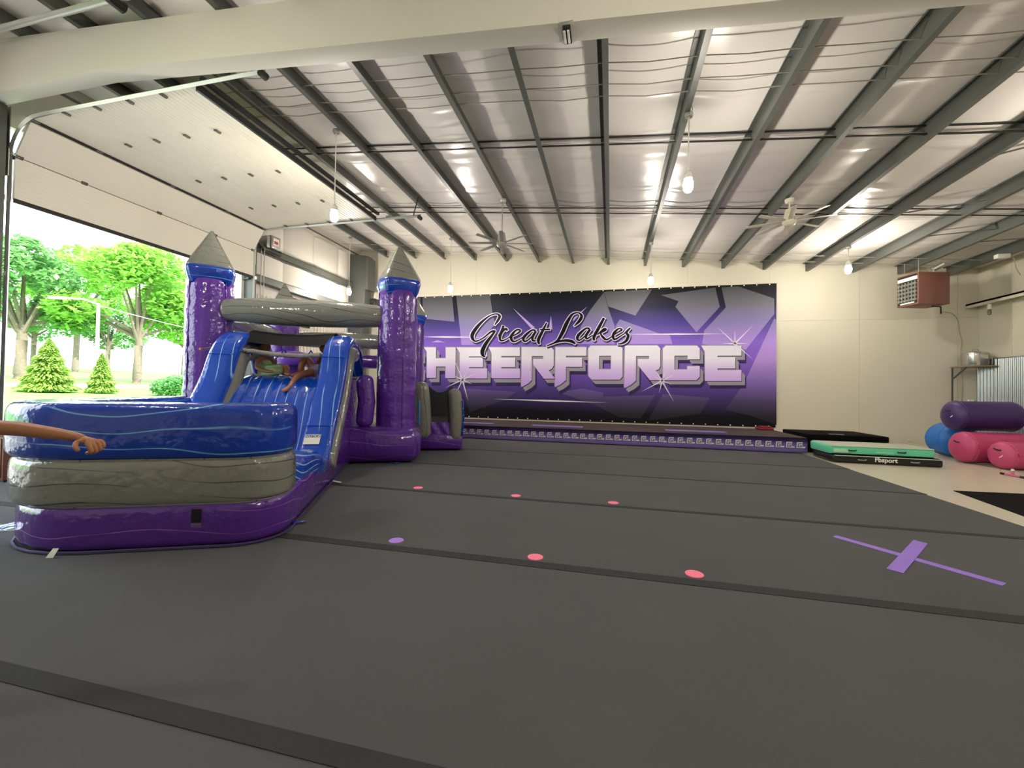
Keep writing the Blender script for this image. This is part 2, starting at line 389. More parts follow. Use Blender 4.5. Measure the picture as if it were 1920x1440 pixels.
for i, ((xa, za), (xb, zb)) in enumerate(segs):
    d = Vector((xb-xa, 0, zb-za)); nrm = Vector((d.z, 0, -d.x)).normalized()   # faces the room
    L = d.length; t = d.normalized(); prof = []
    ng = 8 if i > 2 else 10
    for k in range(ng):
        s0, s1 = k/ng, (k+1)/ng; gd = .009 if i > 2 else .0015
        prof += [(s0*L, 0), (s1*L-.014, 0), (s1*L-.011, gd), (s1*L-.002, gd)]
    face = [Vector((xa, 0, za))+t*s_-nrm*g for s_, g in prof]
    back = [Vector((xa, 0, za))+t*s_-nrm*.05 for s_ in (L+.012, -.012)]
    pts = [(p.x, DY0, p.z) for p in face+back]
    MB().prism(pts, (0, -1, 0), DY1-DY0).build('door_panel', M['doorw'], dr, ang=20)
    if i > 0:
        for y in (DY0+.04, 5.52, 6.81, 8.10, DY1-.04):
            c = Vector((xa, y, za))+nrm*.008
            h = MB().box(-.03, .03, -.045, .045, -.008, .008).tube([(0, -.05, .008), (0, .05, .008)], .011, 8).build('hinge', M['steel'], dr)
            h.location = c; h.rotation_euler = (0, -math.atan2(d.z, d.x)+(PI if i > 1 else 0), 0)
            if y in (DY0+.04, DY1-.04):
                MB().obox(c, c+Vector((0, -.1 if y < 6 else .1, .02)), .02, .02).build('roller', M['galv'], dr)
MB().box(XD-.05, XD+.012, DY0, DY1, 4.9, 5.0).build('light_gap_blocker', M['rubber'], dr)  # added backing strip, keeps daylight from leaking through the panel joint
MB().box(-9.12, -9.0, DY0, DY1, 5.49, 5.56).build('light_gap_blocker', M['rubber'], dr)  # same added light stop behind the joint at the bend
MB().box(XD-.01, XD+.03, DY0, DY1, 4.2, 4.265).build('bottom_seal', M['rubber'], dr)
MB().box(-5.76, -5.72, DY0, DY1, 5.47, 5.57).box(-5.7, -5.64, DY0, DY1, 5.6, 5.66).build('top_strut', M['steel_dark'], dr)
for y in (DY0-.05, DY1+.05):
    MB().obox((-4.6, y, 5.5), (-4.6, y, zp(-4.9)+.05), .04, .006).obox((-4.75, y, 5.52), (-4.62, y, 6.0), .04, .006).build('hanger', M['steel_dark'], dr)
    MB().tube([(-4.57, y-.05, 5.47), (-4.57, y+.05, 5.47)], .05, 10).build('end_stop', M['rubber'], dr)
for k in range(6): MB().box(-8.6+k*.62, -8.45+k*.62, DY1+.06, DY1+.1, 5.55, 5.6).build('track_bracket', M['galv'], dr)
# chain operator beside the far jamb
op = thing('door_operator', 'grey motor operator with hanging pull chain beside the open overhead door', 'door opener', (XL+.28, 9.95, 5.22))
MB().box(-.15, .12, -.16, .16, 0, .36).build('housing', M['galv'], op, bevel=.012)
MB().box(.121, .124, -.1, .1, .1, .3).build('warning_label', M['white'], op)
MB().box(.1245, .126, -.07, .07, .14, .22).build('label_print', mat('red_print', 'b5412f'), op)
MB().tube([(0, -.3, -.05), (0, .25, -.05)], .09, 14).build('motor', M['steel_dark'], op)
MB().tube([(-.05, -.32, .05), (.09, -.32, -.1)], .11, 12, hb=.03).build('chain_wheel', M['steel'], op)
MB().box(-.2, .1, -.3, -.2, -.02, .3).build('mount_bracket', M['galv'], op, bevel=.006)
MB().tube([(.08, -.36, -.05), (.08, -.36, -3.6)], .011, 6).tube([(-.02, -.36, -.05), (-.02, -.36, -3.6)], .011, 6).build('chain', M['galv'], op)
# second, nearer door opening: only its raised track is in view
d2 = sgroup('door_2')
MB().tube([(-9.2, 3.86, 5.4), (-9.05, 3.86, 6.0), (-8.6, 3.86, 6.17), (-5.9, 3.86, 6.15)], .045, 8, hb=.035).build('track', M['galv'], d2)
MB().obox((-6.1, 3.86, 6.12), (-6.1, 3.86, zp(-6.1)), .05, .02).build('hanger', M['steel_dark'], d2)
MB().tube([(-6.12, 3.78, 6.11), (-6.12, 3.95, 6.11)], .07, 12).build('end_stop', M['steel_dark'], d2)
MB().tube([(-9.2, 3.86, ZF), (-9.2, 3.86, 5.4)], .035, 6).build('track', M['galv'], d2)

# ================================================================== LAMPS AND FANS
def pendant(x, y, zb, label):
    zt = zp(x)
    t = thing('pendant_lamp', label, 'lamp', (x, y, zt), 0, 'bare bulb pendants')
    h = zt-zb
    MB().lathe([(.01, -.06), (.055, -.06), (.06, -.045), (.06, 0), (.01, 0)], 14).build('junction_box', M['galv'], t)
    MB().tube([(0, 0, -.05), (0, 0, -h+.2)], .01, 6).build('stem', M['white'], t)
    MB().lathe([(.012, -h+.22), (.04, -h+.2), (.06, -h+.16), (.06, -h+.1), (.03, -h+.09)], 14).build('socket', M['white'], t)
    MB().lathe([(.004, -h-.11), (.04, -h-.1), (.065, -h-.06), (.075, -h), (.068, -h+.05), (.045, -h+.095)], 16).build('bulb', M['bulb'], t)
    MB().tube([(0, 0, -.02), (.05, -.02, .04), (.02, -.05, .12)], .008, 5).build('wire', M['white'], t)
for a in ((-5.03, 6.7, 4.49, 'lit bare bulb pendant hanging in front of the raised overhead door'),
          (-8.67, 12.4, 4.55, 'lit bare bulb pendant in front of the grey corner column'),
          (-4.98, 12.33, 4.48, 'lit bare bulb pendant over the upper left of the printed banner'),
          (1.07, 12.33, 4.47, 'lit bare bulb pendant over the word Lakes on the banner'),
          (1.105, 6.7, 4.46, 'largest lit bare bulb pendant, hanging among the purlins left of the ivory fan'),
          (5.89, 12.31, 4.55, 'lit bare bulb pendant beside the right corner of the banner'),
          (-5.0, 1.2, 4.49, 'lit bare bulb pendant before the near frame, left of the room'),
          (1.1, 1.2, 4.46, 'lit bare bulb pendant before the near frame, above the camera'),
          (6.4, 1.2, 4.4, 'lit bare bulb pendant before the near frame, right of the room'),
          (6.4, 6.7, 4.4, 'lit bare bulb pendant by the right wall, above the black mat')): pendant(*a)
def fan(x, y, zm, a0, label, mt):
    zt = zp(x); h = zt-zm
    t = thing('ceiling_fan', label, 'fan', (x, y, zt), 0, 'eight-blade ceiling fans')
    MB().lathe([(.015, -.1), (.06, -.1), (.085, -.06), (.085, -.02), (.03, 0)], 20).build('canopy', mt, t)
    MB().tube([(0, 0, -.08), (0, 0, -h+.2)], .016, 8).build('downrod', mt, t)
    MB().lathe([(.02, -h+.28), (.07, -h+.26), (.09, -h+.18), (.11, -h+.06), (.13, -h), (.13, -h-.02), (.02, -h-.02)], 22).build('motor', mt, t)
    c = MB().lathe([(.01, -h-.09), (.06, -h-.085), (.1, -h-.06), (.125, -h-.02)], 22).build('light_cap', mt, t)
    bm = MB().prism([(.11, -.025, 0), (.2, -.05, 0), (.78, -.065, 0), (.795, .03, 0), (.25, .05, 0), (.11, .03, 0)], (0, 0, 1), .008).mesh('blade', mt, bevel=.003)
    for k in range(8):
        b = link('blade', bm, t); b.location = (0, 0, -h+.02); b.rotation_euler = (.16, 0, a0+k*PI/4)
    MB().tube([(0, 0, 0), (.05, .02, .06), (.0, .05, .12)], .008, 5).build('wire', M['white'], t)
M['fan1'] = mat('silver_fan', 'a9a8a0', .35, .3); M['fan2'] = mat('ivory_fan', 'cfcab8', .4)
fan(-2.57, 9.55, 4.80, .25, 'silver eight-blade ceiling fan on a long rod above the banner lettering', M['fan1'])
fan(3.53, 9.57, 4.86, .55, 'ivory eight-blade ceiling fan on a short rod, toward the right wall', M['fan2'])

# ================================================================== FLOOR MATS AND MARKS
XM0, XM1 = -8.4, 4.17
sm = [-2.33, -.5, 1.325, 3.12, 4.93, 6.79, 8.68, 10.62]
for i in range(7):
    lab = ['charcoal carpeted foam mat roll lying behind the camera', 'charcoal carpeted foam mat roll nearest the bottom edge of the photo',
           'charcoal carpeted foam mat roll before the purple dot and its seam tape', 'charcoal carpeted foam mat roll carrying the purple tape cross',
           'charcoal carpeted foam mat roll with the row of three pink dots at its front edge', 'charcoal carpeted foam mat roll under the castle corner tower, second before the tumbling strip',
           'charcoal carpeted foam mat roll running along the foot of the purple tumbling strip'][i]
    tag(MB().box(XM0, XM1+R.uniform(-.015, .015)+(.03 if i == 6 else 0), sm[i]+.003, sm[i+1]-.003, ZF, 0).build('mat_roll', M['mat'], bevel=.008), lab, 'mat', 'carpeted foam mat rolls')
for y, wdt, lab in ((1.325, .092, 'wide dark seam tape nearest the bottom of the photo'), (3.12, .105, 'wide dark seam tape beside the purple dot and two pink dots'), (4.935, .07, 'dark seam tape beside the row of three pink dots'),
                  (6.79, .045, 'thin dark seam tape meeting the castle base corner'), (8.68, .045, 'thin dark seam tape nearest the tumbling strip')):
    tag(MB().box(XM0, XM1, y-wdt/2, y+wdt/2, .0, .0035).build('seam_tape', M['tape']), lab, 'tape', 'seam tapes on the mats')
for x, y, r, k, lab in ((-2.455, 5.09, .062, 'pink_dot', 'small pink floor dot nearest the castle in the far row'), (-1.127, 5.065, .062, 'pink_dot', 'small pink floor dot in the middle of the far row of three'),
                  (.049, 5.085, .062, 'pink_dot', 'small pink floor dot at the right end of the far row'), (-1.776, 3.278, .062, 'lilac_dot', 'lilac floor dot, the only one that is not pink'),
                  (-.558, 3.253, .062, 'pink_dot', 'pink floor dot next to the lilac dot in the near row'), (.608, 3.262, .064, 'pink_dot', 'pink floor dot nearest the purple tape cross, in the near row')):
    tag(MB().lathe([(r, 0), (r, .004), (r*.97, .006)], 28, (x, y, 0)).build('floor_dot', M[k]), lab, 'marker', 'felt floor dots')
tx = thing('tape_cross', 'purple tape cross stuck on the charcoal mat at the right', 'tape')
MB().prism([(2.019, 4.465, .003), (2.682, 3.645, .003), (2.748, 3.704, .003), (2.077, 4.525, .003)], (0, 0, 1), .002).build('tape_strip', M['purple_tape'], tx)
MB().prism([(2.056, 3.758, .0045), (2.127, 3.692, .0045), (2.776, 4.5, .0045), (2.715, 4.579, .0045)], (0, 0, 1), .002).build('tape_strip', M['purple_tape'], tx)
tag(MB().prism([(4.83, 7.34, ZF+.006), (4.55, 5.6, ZF+.006), (6.6, 5.6, ZF+.006), (6.6, 7.5, ZF+.006)], (0, 0, 1), .005).build('floor_pad', M['matblack']), 'thin black pad lying flat on the bare floor at the right edge', 'mat')

# ------------------------------------------------------------------ tumbling strip with printed skirt
TY0, TY1, TZ, TX0, TX1 = 10.75, 13.05, .345, -4.75, 4.36
ts = thing('tumbling_strip', 'raised tumbling strip with purple printed skirt along the back wall', 'tumbling track', (0, 0, 0))
M['skirt'] = ramp_mat('purple_skirt_print', [(0, '3c2f6e'), (.25, '7a6aa8'), (.6, '6a5a9a'), (.8, '2c2250'), (1, '1a1530')], 0, .36, warp=.06)
M['browncarpet'] = mat('dark_brown_top', '3b2a27', .8, var=.25, vscale=1.2, aniso=(.4, 3, 1))
M['lilac'] = mat('lilac_vinyl', '7d6cab', .4)
MB().box(TX0, TX1, TY0+.02, TY1, 0, TZ).build('deck', M['browncarpet'], ts, bevel=.02)
MB().grid(lambda a, b: (TX0+(TX1-TX0)*a, TY0+.012*math.sin(a*95)*(b*(1-b)*4)-.012*math.sin(PI*b), .002+(TZ-.01)*b), 240, 6).build('skirt', M['skirt'], ts, ang=180)
M['print_white'] = mat('white_print', 'cfcbd8', .5, var=.05)
M['print_dark'] = mat('dark_print', '514a68', .5)
# one square logo: white tile with a slanted tail, and G strokes in dark ink
gl = MB().poly([(-.075, 0, .065), (.045, 0, .07), (.04, 0, -.03), (.095, 0, -.03), (.09, 0, -.065), (-.085, 0, -.065)]).mesh('logo_tile', M['print_white'])
gd = MB()
for x0, x1, z0, z1 in ((-.055, .02, .028, .046), (-.055, -.037, -.046, .046), (-.055, .02, -.046, -.028), (.002, .02, -.046, .004), (-.02, .02, -.008, .006)):
    gd.poly([(x0+z1*.15, -.0015, z1), (x1+z1*.15, -.0015, z1), (x1+z0*.15, -.0015, z0), (x0+z0*.15, -.0015, z0)])
gd.poly([(.036, -.0015, .06), (.044, -.0015, .06), (.03, -.0015, -.05), (.022, -.0015, -.05)])
gdm = gd.mesh('logo_letters', M['print_dark'])
x = 4.21
while x > -4.6:
    lg = link('logo_print', gl, ts); lg.location = (x, TY0-.03, .175)
    g2 = link('logo_letters', gdm, lg)
    x -= .2115
for a, b in ((-4.7, -3.15), (-2.05, -.7), (1.35, 2.75)):
    MB().box(a, b, 11.0, 11.25, TZ, TZ+.04).build('edge_pad', M['lilac'], ts, bevel=.012)
rp = tag(MB().box(3.95, 4.3, 12.55, 12.95, TZ+.002, TZ+.06).box(4.0, 4.27, 12.6, 12.9, TZ+.055, TZ+.1).build('folded_strap', mat('red_cloth', '7c1420', .7), bevel=.02), 'small folded red strap on the back corner of the tumbling strip', 'strap')

# ------------------------------------------------------------------ black mats, air tracks
M['mint'] = mat('mint_vinyl', '63c9a0', .4, var=.06); M['mintg'] = mat('grey_green_top', 'b0b5a2', .5); M['seamw'] = mat('pale_piping', 'c7ccc0', .5)
def airtrack(name, label, x0, x1, y0, y1, z0, z1, rz, side, top, extra):
    cx, cy = (x0+x1)/2, (y0+y1)/2
    t = thing(name, label, 'air mat', (cx, cy, z0), rz)
    hx, hy, h = (x1-x0)/2, (y1-y0)/2, z1-z0
    MB().tube([(-hx, 0, h/2), (hx, 0, h/2)], hy, 24, hb=h/2, p=7, rnd=.05).build('body', side, t)
    MB().box(-hx+.01, hx-.01, -hy+.04, hy-.04, h-.004, h+.004).build('top_panel', top, t, bevel=.003)
    MB().box(-hx, hx, -hy-.006, -hy+.02, h-.012, h+.002).build('piping', M['seamw'], t, bevel=.003)
    for q in extra: MB().tube([(q-.07, -hy-.008, h*.55), (q-.05, -hy-.02, h*.5), (q+.05, -hy-.02, h*.5), (q+.07, -hy-.008, h*.55)], .012, 6).build('handle', M['rubber'] if side is not M['black'] else M['cord'], t)
    return t, hx, hy, h
bt, hx, hy, h = airtrack('air_track', 'flat black air track with white lettering, under the mint one', 4.42, 6.2, 9.68, 10.62, ZF, .115, -.02, M['black'], M['matblack'], (-.42, .45))
text_mesh('Fbsport', .12, lambda a, b: Vector((a-.02, -hy-.012, b+h*.36)), M['white'], 'lettering', bt, .004)
mt_, hx2, hy2, h2 = airtrack('air_track', 'mint green air track resting on the black one', 4.4, 6.12, 9.76, 10.7, .121, .3, -.02, M['mint'], M['mintg'], (-.5, .33))
MB().box(-hx2+.04, -hx2+.3, -hy2-.012, -hy2-.004, .04, .12).build('valve_patch', mat('pale_mint', 'a9d9b4'), mt_, bevel=.003)
MB().box(-.1, .2, -hy2-.011, -hy2-.004, .05, .09).build('faded_print', mat('faded_mint_print', '86d4b0'), mt_, bevel=.002)
pm = thing('panel_mat', 'folded black panel mat standing behind the mint air track', 'mat', (5.35, 11.9, ZF))
for k in range(3): MB().box(-.85+.01*k, .85-.015*k, -.72, .72, .145*k, .145*(k+1)-.008).build('panel', M['matblack'], pm, bevel=.02)
MB().box(-.25, .05, -.5, -.38, .4275, .43).build('patch', mat('grey_patch', '8d8d90'), pm)

# ------------------------------------------------------------------ air barrels in the corner
def barrel(label, c, L, r, rz, col, strip=True, tilt=0., patch=None, sq=.97):
    t = thing('air_barrel', label, 'air barrel', c, rz, 'air barrels piled in the corner'); t.rotation_euler = (0, tilt, rz)
    mt = mat('barrel_vinyl', col, .45, var=.06, bump=.25, bscale=14)
    P = [(-L/2, 0, 0), (-L/2+.04, 0, 0), (0, 0, 0), (L/2-.04, 0, 0), (L/2, 0, 0)]
    MB().tube(P, r, 32, hb=r*sq, rnd=r*.45, wr=.004).build('body', mt, t, ang=180)
    MB().tube([(-L/2-r*.38, -.08, .1), (-L/2-r*.42, -.03, .1), (-L/2-r*.4, .05, .12)], .015, 6).build('handle', M['rubber'], t)
    MB().tube([(L/2+r*.38, -.08, .1), (L/2+r*.42, -.03, .1), (L/2+r*.4, .05, .12)], .015, 6).build('handle', M['rubber'], t)
    for s in (-1, 1): MB().tube([(s*(L/2-.02), r*1.0*math.cos(a), r*sq*1.0*math.sin(a)) for a in [k/24*2*PI for k in range(25)]], .008, 4).build('seam', mt, t)
    if patch: MB().tube([(-L/2-r*.3, -.55*r, .2*r), (-L/2-r*.40, -.35*r, -.05*r), (-L/2-r*.38, -.02, -.22*r)], .012, 5).build('strap', M['white'], t)
    return t
barrel('large blue air barrel half hidden behind the pink one', (7.62, 11.62, ZF+.385), .4, .385, PI/2, '1f6fc0')
barrel('long bright pink air barrel lying on the floor', (7.72, 10.62, ZF+.325), 1.15, .325, .05, 'b93f6e')
barrel('dark purple air barrel lying on top of the pile', (7.74, 11.0, .925), .98, .325, .03, '3c2660', patch=True)
barrel('small pink air barrel in front of the long pink one', (7.5, 9.93, ZF+.262), .42, .262, .12, 'bf4570', patch=True)
barrel('maroon air barrel at the right edge, beside the small pink one', (8.3, 9.87, ZF+.3), .5, .3, .1, '7c1f58')
barrel('half deflated pink air barrel on top at the right edge', (8.35, 10.15, .66), .62, .19, .1, 'c04b78', sq=.7)
barrel('indigo air barrel outside the right edge behind the maroon one', (9.3, 10.4, ZF+.33), .8, .33, .1, '3a2a78')
tp = thing('balance_stand', 'small pink T-shaped foot stand lying before the barrels', 'stand', (6.78, 9.02, ZF), math.radians(-85))
MB().tube([(-.16, 0, .018), (.16, 0, .018)], .018, 8).build('bar', mat('pink_plastic', 'c9678c', .4), tp)
for s in (-1, 1): MB().tube([(s*.13, 0, .019), (s*.2, 0, .019)], .021, 8, rnd=.01).build('rubber_tip', M['rubber'], tp)
MB().tube([(.0, 0, .03), (.0, 0, .1)], .02, 8).build('post', mat('pink_plastic_post', 'c9678c', .4), tp)
MB().tube([(.0, 0, .1), (.0, 0, .13)], .021, 8).build('cap', M['white'], tp)

# ------------------------------------------------------------------ unit heater, shelf, pot, wall details
ht = thing('unit_heater', 'brown suspended unit heater with a slatted grille in the corner', 'heater', (8.08, 13.3, 3.74), math.radians(-78))
MB().box(-.31, .31, -.4, .4, 0, .84).build('cabinet', M['heater'], ht, bevel=.008)
MB().box(-.28, .28, -.402, -.4, .04, .81).build('grille_recess', M['rubber'], ht)
for k in range(5): MB().obox((-.27, -.415, .14+k*.105), (.27, -.415, .14+k*.105), .05, .012, (0, .8, .6)).build('louvre', M['galv'], ht)
for k in range(6): MB().box(-.24+k*.092, -.222+k*.092, -.425, -.402, .1, .63).build('divider', M['galv'], ht)
MB().box(-.28, .28, -.412, -.402, .66, .75).build('header_plate', M['white'], ht, bevel=.004)
MB().box(-.2, .2, -.41, -.402, .05, .085).build('name_plate', M['white'], ht)
for a in (-.2, .2):
    for b in (-.3, .3): MB().tube([(a, b, .84), (a, b, 1.2)], .008, 6).build('hanger_rod', M['galv'], ht)
MB().tube([(.05, .2, .84), (.05, .2, .96), (.2, .35, 1.08)], .07, 12).build('flue', M['galv'], ht)
MB().tube([(.1, .15, -.02), (.1, .37, -.03), (.1, .38, -.22)], .018, 8, up=(1, 0, 0)).build('gas_pipe', M['rubber'], ht)
cd = tag(MB().tube(smooth_path([tuple(ony(a, b, 14.57)) for a, b in ((1768, 585), (1785, 588), (1796, 600), (1800, 625), (1804, 640), (1802, 660), (1803, 700), (1804, 750), (1803, 765))]), .01, 6).build('power_cord', M['cord']), 'grey cord running down the back wall from the heater', 'cord')
ou = thing('outlet', 'small white outlet box on the back wall behind the blue barrel', 'outlet', tuple(ony(1704, 824, YW-.001)))
MB().box(-.04, .04, -.02, 0, -.06, .06).build('plate', M['wall'], ou, bevel=.006)
MB().box(-.02, .02, -.03, -.018, -.02, .015).build('plug', M['white'], ou, bevel=.004)
sh = thing('wall_shelf', 'small square shelf on a post in the right rear corner', 'shelf', (9.78, 14.15, 0))
MB().box(-.32, .32, -.3, .35, 2.16, 2.2).build('board', mat('shelf_board', '8a8069', .5), sh, bevel=.005)
MB().box(-.3, -.27, .3, .33, ZF, 2.16).build('post', M['steel'], sh)
MB().obox((-.28, .3, 1.85), (-.28, -.15, 2.15), .03, .03).build('brace', M['steel'], sh)
pt = thing('stock_pot', 'shiny metal pot with lid and handle on the corner shelf', 'pot', (9.78, 14.1, 2.2))
M['chrome'] = mat('polished_steel', 'c8c8c4', .18, .95)
MB().lathe([(.25, 0), (.255, .02), (.255, .3), (.265, .31), (.265, .33), (.25, .335)], 28).build('pot_body', M['chrome'], pt)
MB().lathe([(.262, .335), (.255, .36), (.15, .395), (.02, .4)], 28).build('lid', M['chrome'], pt)
MB().tube([(-.07, 0, .395), (-.06, 0, .44), (0, 0, .46), (.06, 0, .44), (.07, 0, .395)], .01, 6).build('lid_handle', M['chrome'], pt)
MB().tube([(.25, -.1, .3), (.3, -.12, .15), (.27, -.14, .03)], .008, 6).build('bail', M['galv'], pt)
rc = thing('socket_lamp', 'unlit white socket hanging under the right wall ledge', 'lamp', (9.95, 13.9, 3.86))
MB().tube([(0, 0, 0), (0, 0, -.14)], .045, 12).build('socket', M['white'], rc)
MB().lathe([(.012, -.3), (.035, -.28), (.04, -.2), (.03, -.14)], 12).build('bulb', mat('grey_bulb', '6f6a60', .2), rc)
sw = thing('switch_box', 'small white switch box low on the right rear corner', 'switch', (10.0, YW-.001, 1.15))
MB().box(-.06, .06, -.05, 0, 0, .12).build('box', M['white'], sw, bevel=.006)
MB().tube([(.05, -.03, .06), (.18, -.03, .05)], .02, 8).build('lever', M['rubber'], sw)
jc = thing('junction_fixture', 'small white wiring fixture under the dark purlin at the upper right', 'fixture', (9.3, 12.6, zp(9.44)))
MB().box(-.16, .1, -.06, .06, -.1, 0).build('box', M['white'], jc, bevel=.01)
MB().tube([(.1, 0, -.04), (.2, 0, -.1), (.24, 0, -.35), (.4, .1, -.5)], .01, 6).build('wire', M['cord'], jc)
cb = thing('storage_cabinet', 'low brown wooden cabinet at the left edge beside the pool', 'cabinet', (-8.0, 4.0, .0))
MB().box(-.35, .35, -.25, .25, .03, .6).build('body', M['wood'], cb, bevel=.008)
MB().box(-.37, .37, -.27, .27, .6, .64).build('top', M['wood'], cb, bevel=.006)
for s in (-1, 1): MB().box(min(0, s*.33)+.01, max(0, s*.33)-.01, -.262, -.25, .06, .57).build('door', M['wood'], cb, bevel=.004)
MB().box(-.33, .33, -.23, .23, 0, .03).build('plinth', M['rubber'], cb)
sp = thing('wall_speaker', 'small black speaker on the back wall beside the banner', 'speaker', tuple(ony(697, 567, YW-.16)))
MB().box(-.22, .22, -.14, .15, -.1, .12).build('cabinet', M['black'], sp, bevel=.01)
MB().box(-.2, .2, -.15, -.14, -.08, .1).build('grille', M['rubber'], sp, bevel=.004)

# ================================================================== PRINTED BANNER
YB = YW-.03
BX0, BX1, BZ0, BZ1 = -7.45, 5.03, .28, 4.81
bn = thing('wall_banner', 'huge purple printed cheer banner hung on the back wall', 'banner', (0, 0, 0))
base_st = [(0, '0b0b10'), (.1, '17151f'), (.2, '3e3366'), (.34, '62499f'), (.5, '8460c6'), (.62, '8262c9'), (.76, '4c4188'), (.88, '22233a'), (1, '141619')]
shard_st = [(0, '1d1d22'), (.1, '2b2934'), (.2, '4d4268'), (.34, '8169b4'), (.5, 'b08dd8'), (.62, 'ab8cdc'), (.76, '827aac'), (.88, '6a6a76'), (1, '4b4d50')]
M['ban'] = ramp_mat('banner_print', base_st, BZ0, BZ1, .5, .25)
M['shard'] = ramp_mat('shard_print', shard_st, BZ0, BZ1, .5, .25)
M['ink_white'] = mat('pale_ink', 'ddd6ea', .5, var=.02, spec=.12); M['ink_black'] = mat('black_ink', '0b0b0d', .5, spec=.12); M['ink_glow'] = mat('lilac_glow_ink', 'b9a0dd', .5, spec=.12)
M['letter'] = ramp_mat('letter_print', [(0, 'c4a0ea'), (.35, 'd6bff0'), (.6, 'e6e2f2'), (1, 'dcdce4')], 1.55, 3.05)
M['letter_side'] = mat('letter_side_print', '9a94a4', .5, spec=.12); M['letter_edge'] = mat('letter_edge_print', '4b4258', .5, spec=.12); M['letter_shadow'] = mat('letter_shadow_print', '352d55', .5, spec=.12)
def bw(a, s): return YB+.008*math.sin(a*37)*(.3+.7*(1-s))+.004*math.sin(a*91)
MB().grid(lambda a, b: (BX0+(BX1-BX0)*a, YB-.004*math.sin(a*60)*(1-b), BZ0+(BZ1-BZ0)*b), 200, 8).build('banner_cloth', M['ban'], bn, ang=180)
LY = [YB-.008]
def lay(pts, mt, nm, dy):
    """print layer; points are read off the photograph and laid on the wall plane"""
    return MB().poly([tuple(ony(a, b, YB-dy)) for a, b in pts]).build(nm, M[mt], bn)
z2 = lambda x, y: (1110+x/4.8, 520+y/4.8)
z1 = lambda x, y: (780+x/4.8, 520+y/4.8)
z8 = lambda x, y: (870+x/5.818, 570+y/5.818)
shards = [[z1(*p) for p in q] for q in ([(60, 175), (325, 170), (345, 400), (60, 370)], [(362, 165), (665, 155), (690, 330), (715, 420), (540, 610), (410, 610)], [(-150, 180), (40, 175), (40, 560), (-150, 640)],
    [(480, 1215), (420, 1000), (900, 1030), (810, 1100)], [(1280, 1035), (1650, 1160), (1690, 1040), (1500, 1000)])]
shards += [[z2(*p) for p in q] for q in ([(110, 130), (540, 110), (390, 345), (145, 262)], [(250, 378), (590, 500), (700, 520), (725, 600), (250, 600), (210, 440)], [(620, 160), (1110, 92), (1150, 265), (940, 495), (750, 265), (780, 215)],
    [(1165, 92), (1310, 80), (1640, 190), (1640, 330), (1385, 650), (990, 600), (1010, 480), (1205, 270)], [(1640, 370), (1660, 380), (1660, 1330), (1440, 1250), (1200, 1190), (1370, 950)], [(0, 1135), (60, 1075), (570, 1060), (440, 1270), (250, 1260)],
    [(640, 1050), (1060, 1085), (970, 1230), (500, 1290)], [(-20, 300), (108, 132), (143, 268), (205, 440), (205, 600), (-140, 600), (-100, 440)])]
for i, q in enumerate(shards): lay(q, 'shard', 'printed_shard', .0095+i*.00015)
def shift(p, dx, dy): return [(a+dx, b+dy) for a, b in p]
LET = {}
LET['C0'] = [z1(*p) for p in ((-215, 632), (25, 632), (50, 655), (50, 735), (-50, 735), (-50, 705), (-160, 705), (-160, 825), (-50, 825), (-50, 795), (50, 795), (50, 885), (25, 908), (-215, 908), (-240, 885), (-240, 655))]
LET['H'] = [z1(*p) for p in ((72, 630), (180, 630), (180, 728), (268, 728), (268, 630), (358, 630), (354, 907), (266, 907), (266, 803), (180, 803), (180, 905), (98, 905), (98, 670))]
LET['E1'] = [z1(*p) for p in ((365, 630), (640, 630), (640, 712), (478, 712), (478, 722), (602, 722), (602, 808), (478, 808), (478, 820), (640, 820), (640, 910), (393, 910), (393, 680))]
LET['E2'] = [z1(*p) for p in ((655, 630), (935, 630), (935, 708), (768, 708), (768, 722), (893, 722), (893, 808), (768, 808), (768, 822), (935, 822), (935, 908), (680, 908), (680, 680))]
LET['R1'] = [z1(*p) for p in ((950, 628), (1215, 628), (1240, 655), (1240, 790), (1225, 820), (1195, 838), (1245, 905), (1245, 912), (1150, 912), (1055, 785), (1055, 735), (1145, 735), (1145, 708), (1042, 708), (1042, 925), (1010, 955), (955, 985), (948, 985))]
LET['F'] = [z1(*p) for p in ((1255, 628), (1535, 628), (1535, 706), (1350, 706), (1350, 722), (1495, 722), (1495, 805), (1350, 805), (1350, 925), (1300, 965), (1250, 988))]
LET['O1'] = [z8(*p) for p in ((1385, 455), (1542, 455), (1542, 565), (1475, 565), (1475, 712), (1542, 712), (1542, 826), (1395, 826), (1358, 790), (1355, 485))]
LET['O2'] = [z8(*p) for p in ((1542, 455), (1700, 455), (1730, 485), (1730, 790), (1700, 826), (1542, 826), (1542, 712), (1605, 712), (1605, 565), (1542, 565))]
LET['R2'] = [z2(*p) for p in ((297, 613), (590, 613), (615, 640), (615, 800), (600, 828), (570, 840), (628, 920), (628, 925), (520, 925), (413, 790), (413, 735), (513, 735), (513, 708), (397, 708), (395, 930), (350, 968), (297, 995), (290, 995))]
LET['C'] = [z2(*p) for p in ((665, 615), (945, 615), (970, 640), (970, 738), (860, 738), (860, 705), (742, 705), (742, 830), (858, 830), (858, 800), (970, 800), (970, 895), (940, 925), (665, 925), (638, 898), (638, 640))]
LET['E3'] = [z2(*p) for p in ((985, 615), (1345, 615), (1345, 705), (1130, 705), (1130, 718), (1290, 718), (1290, 820), (1130, 820), (1130, 835), (1345, 835), (1345, 932), (1018, 932), (1015, 670))]
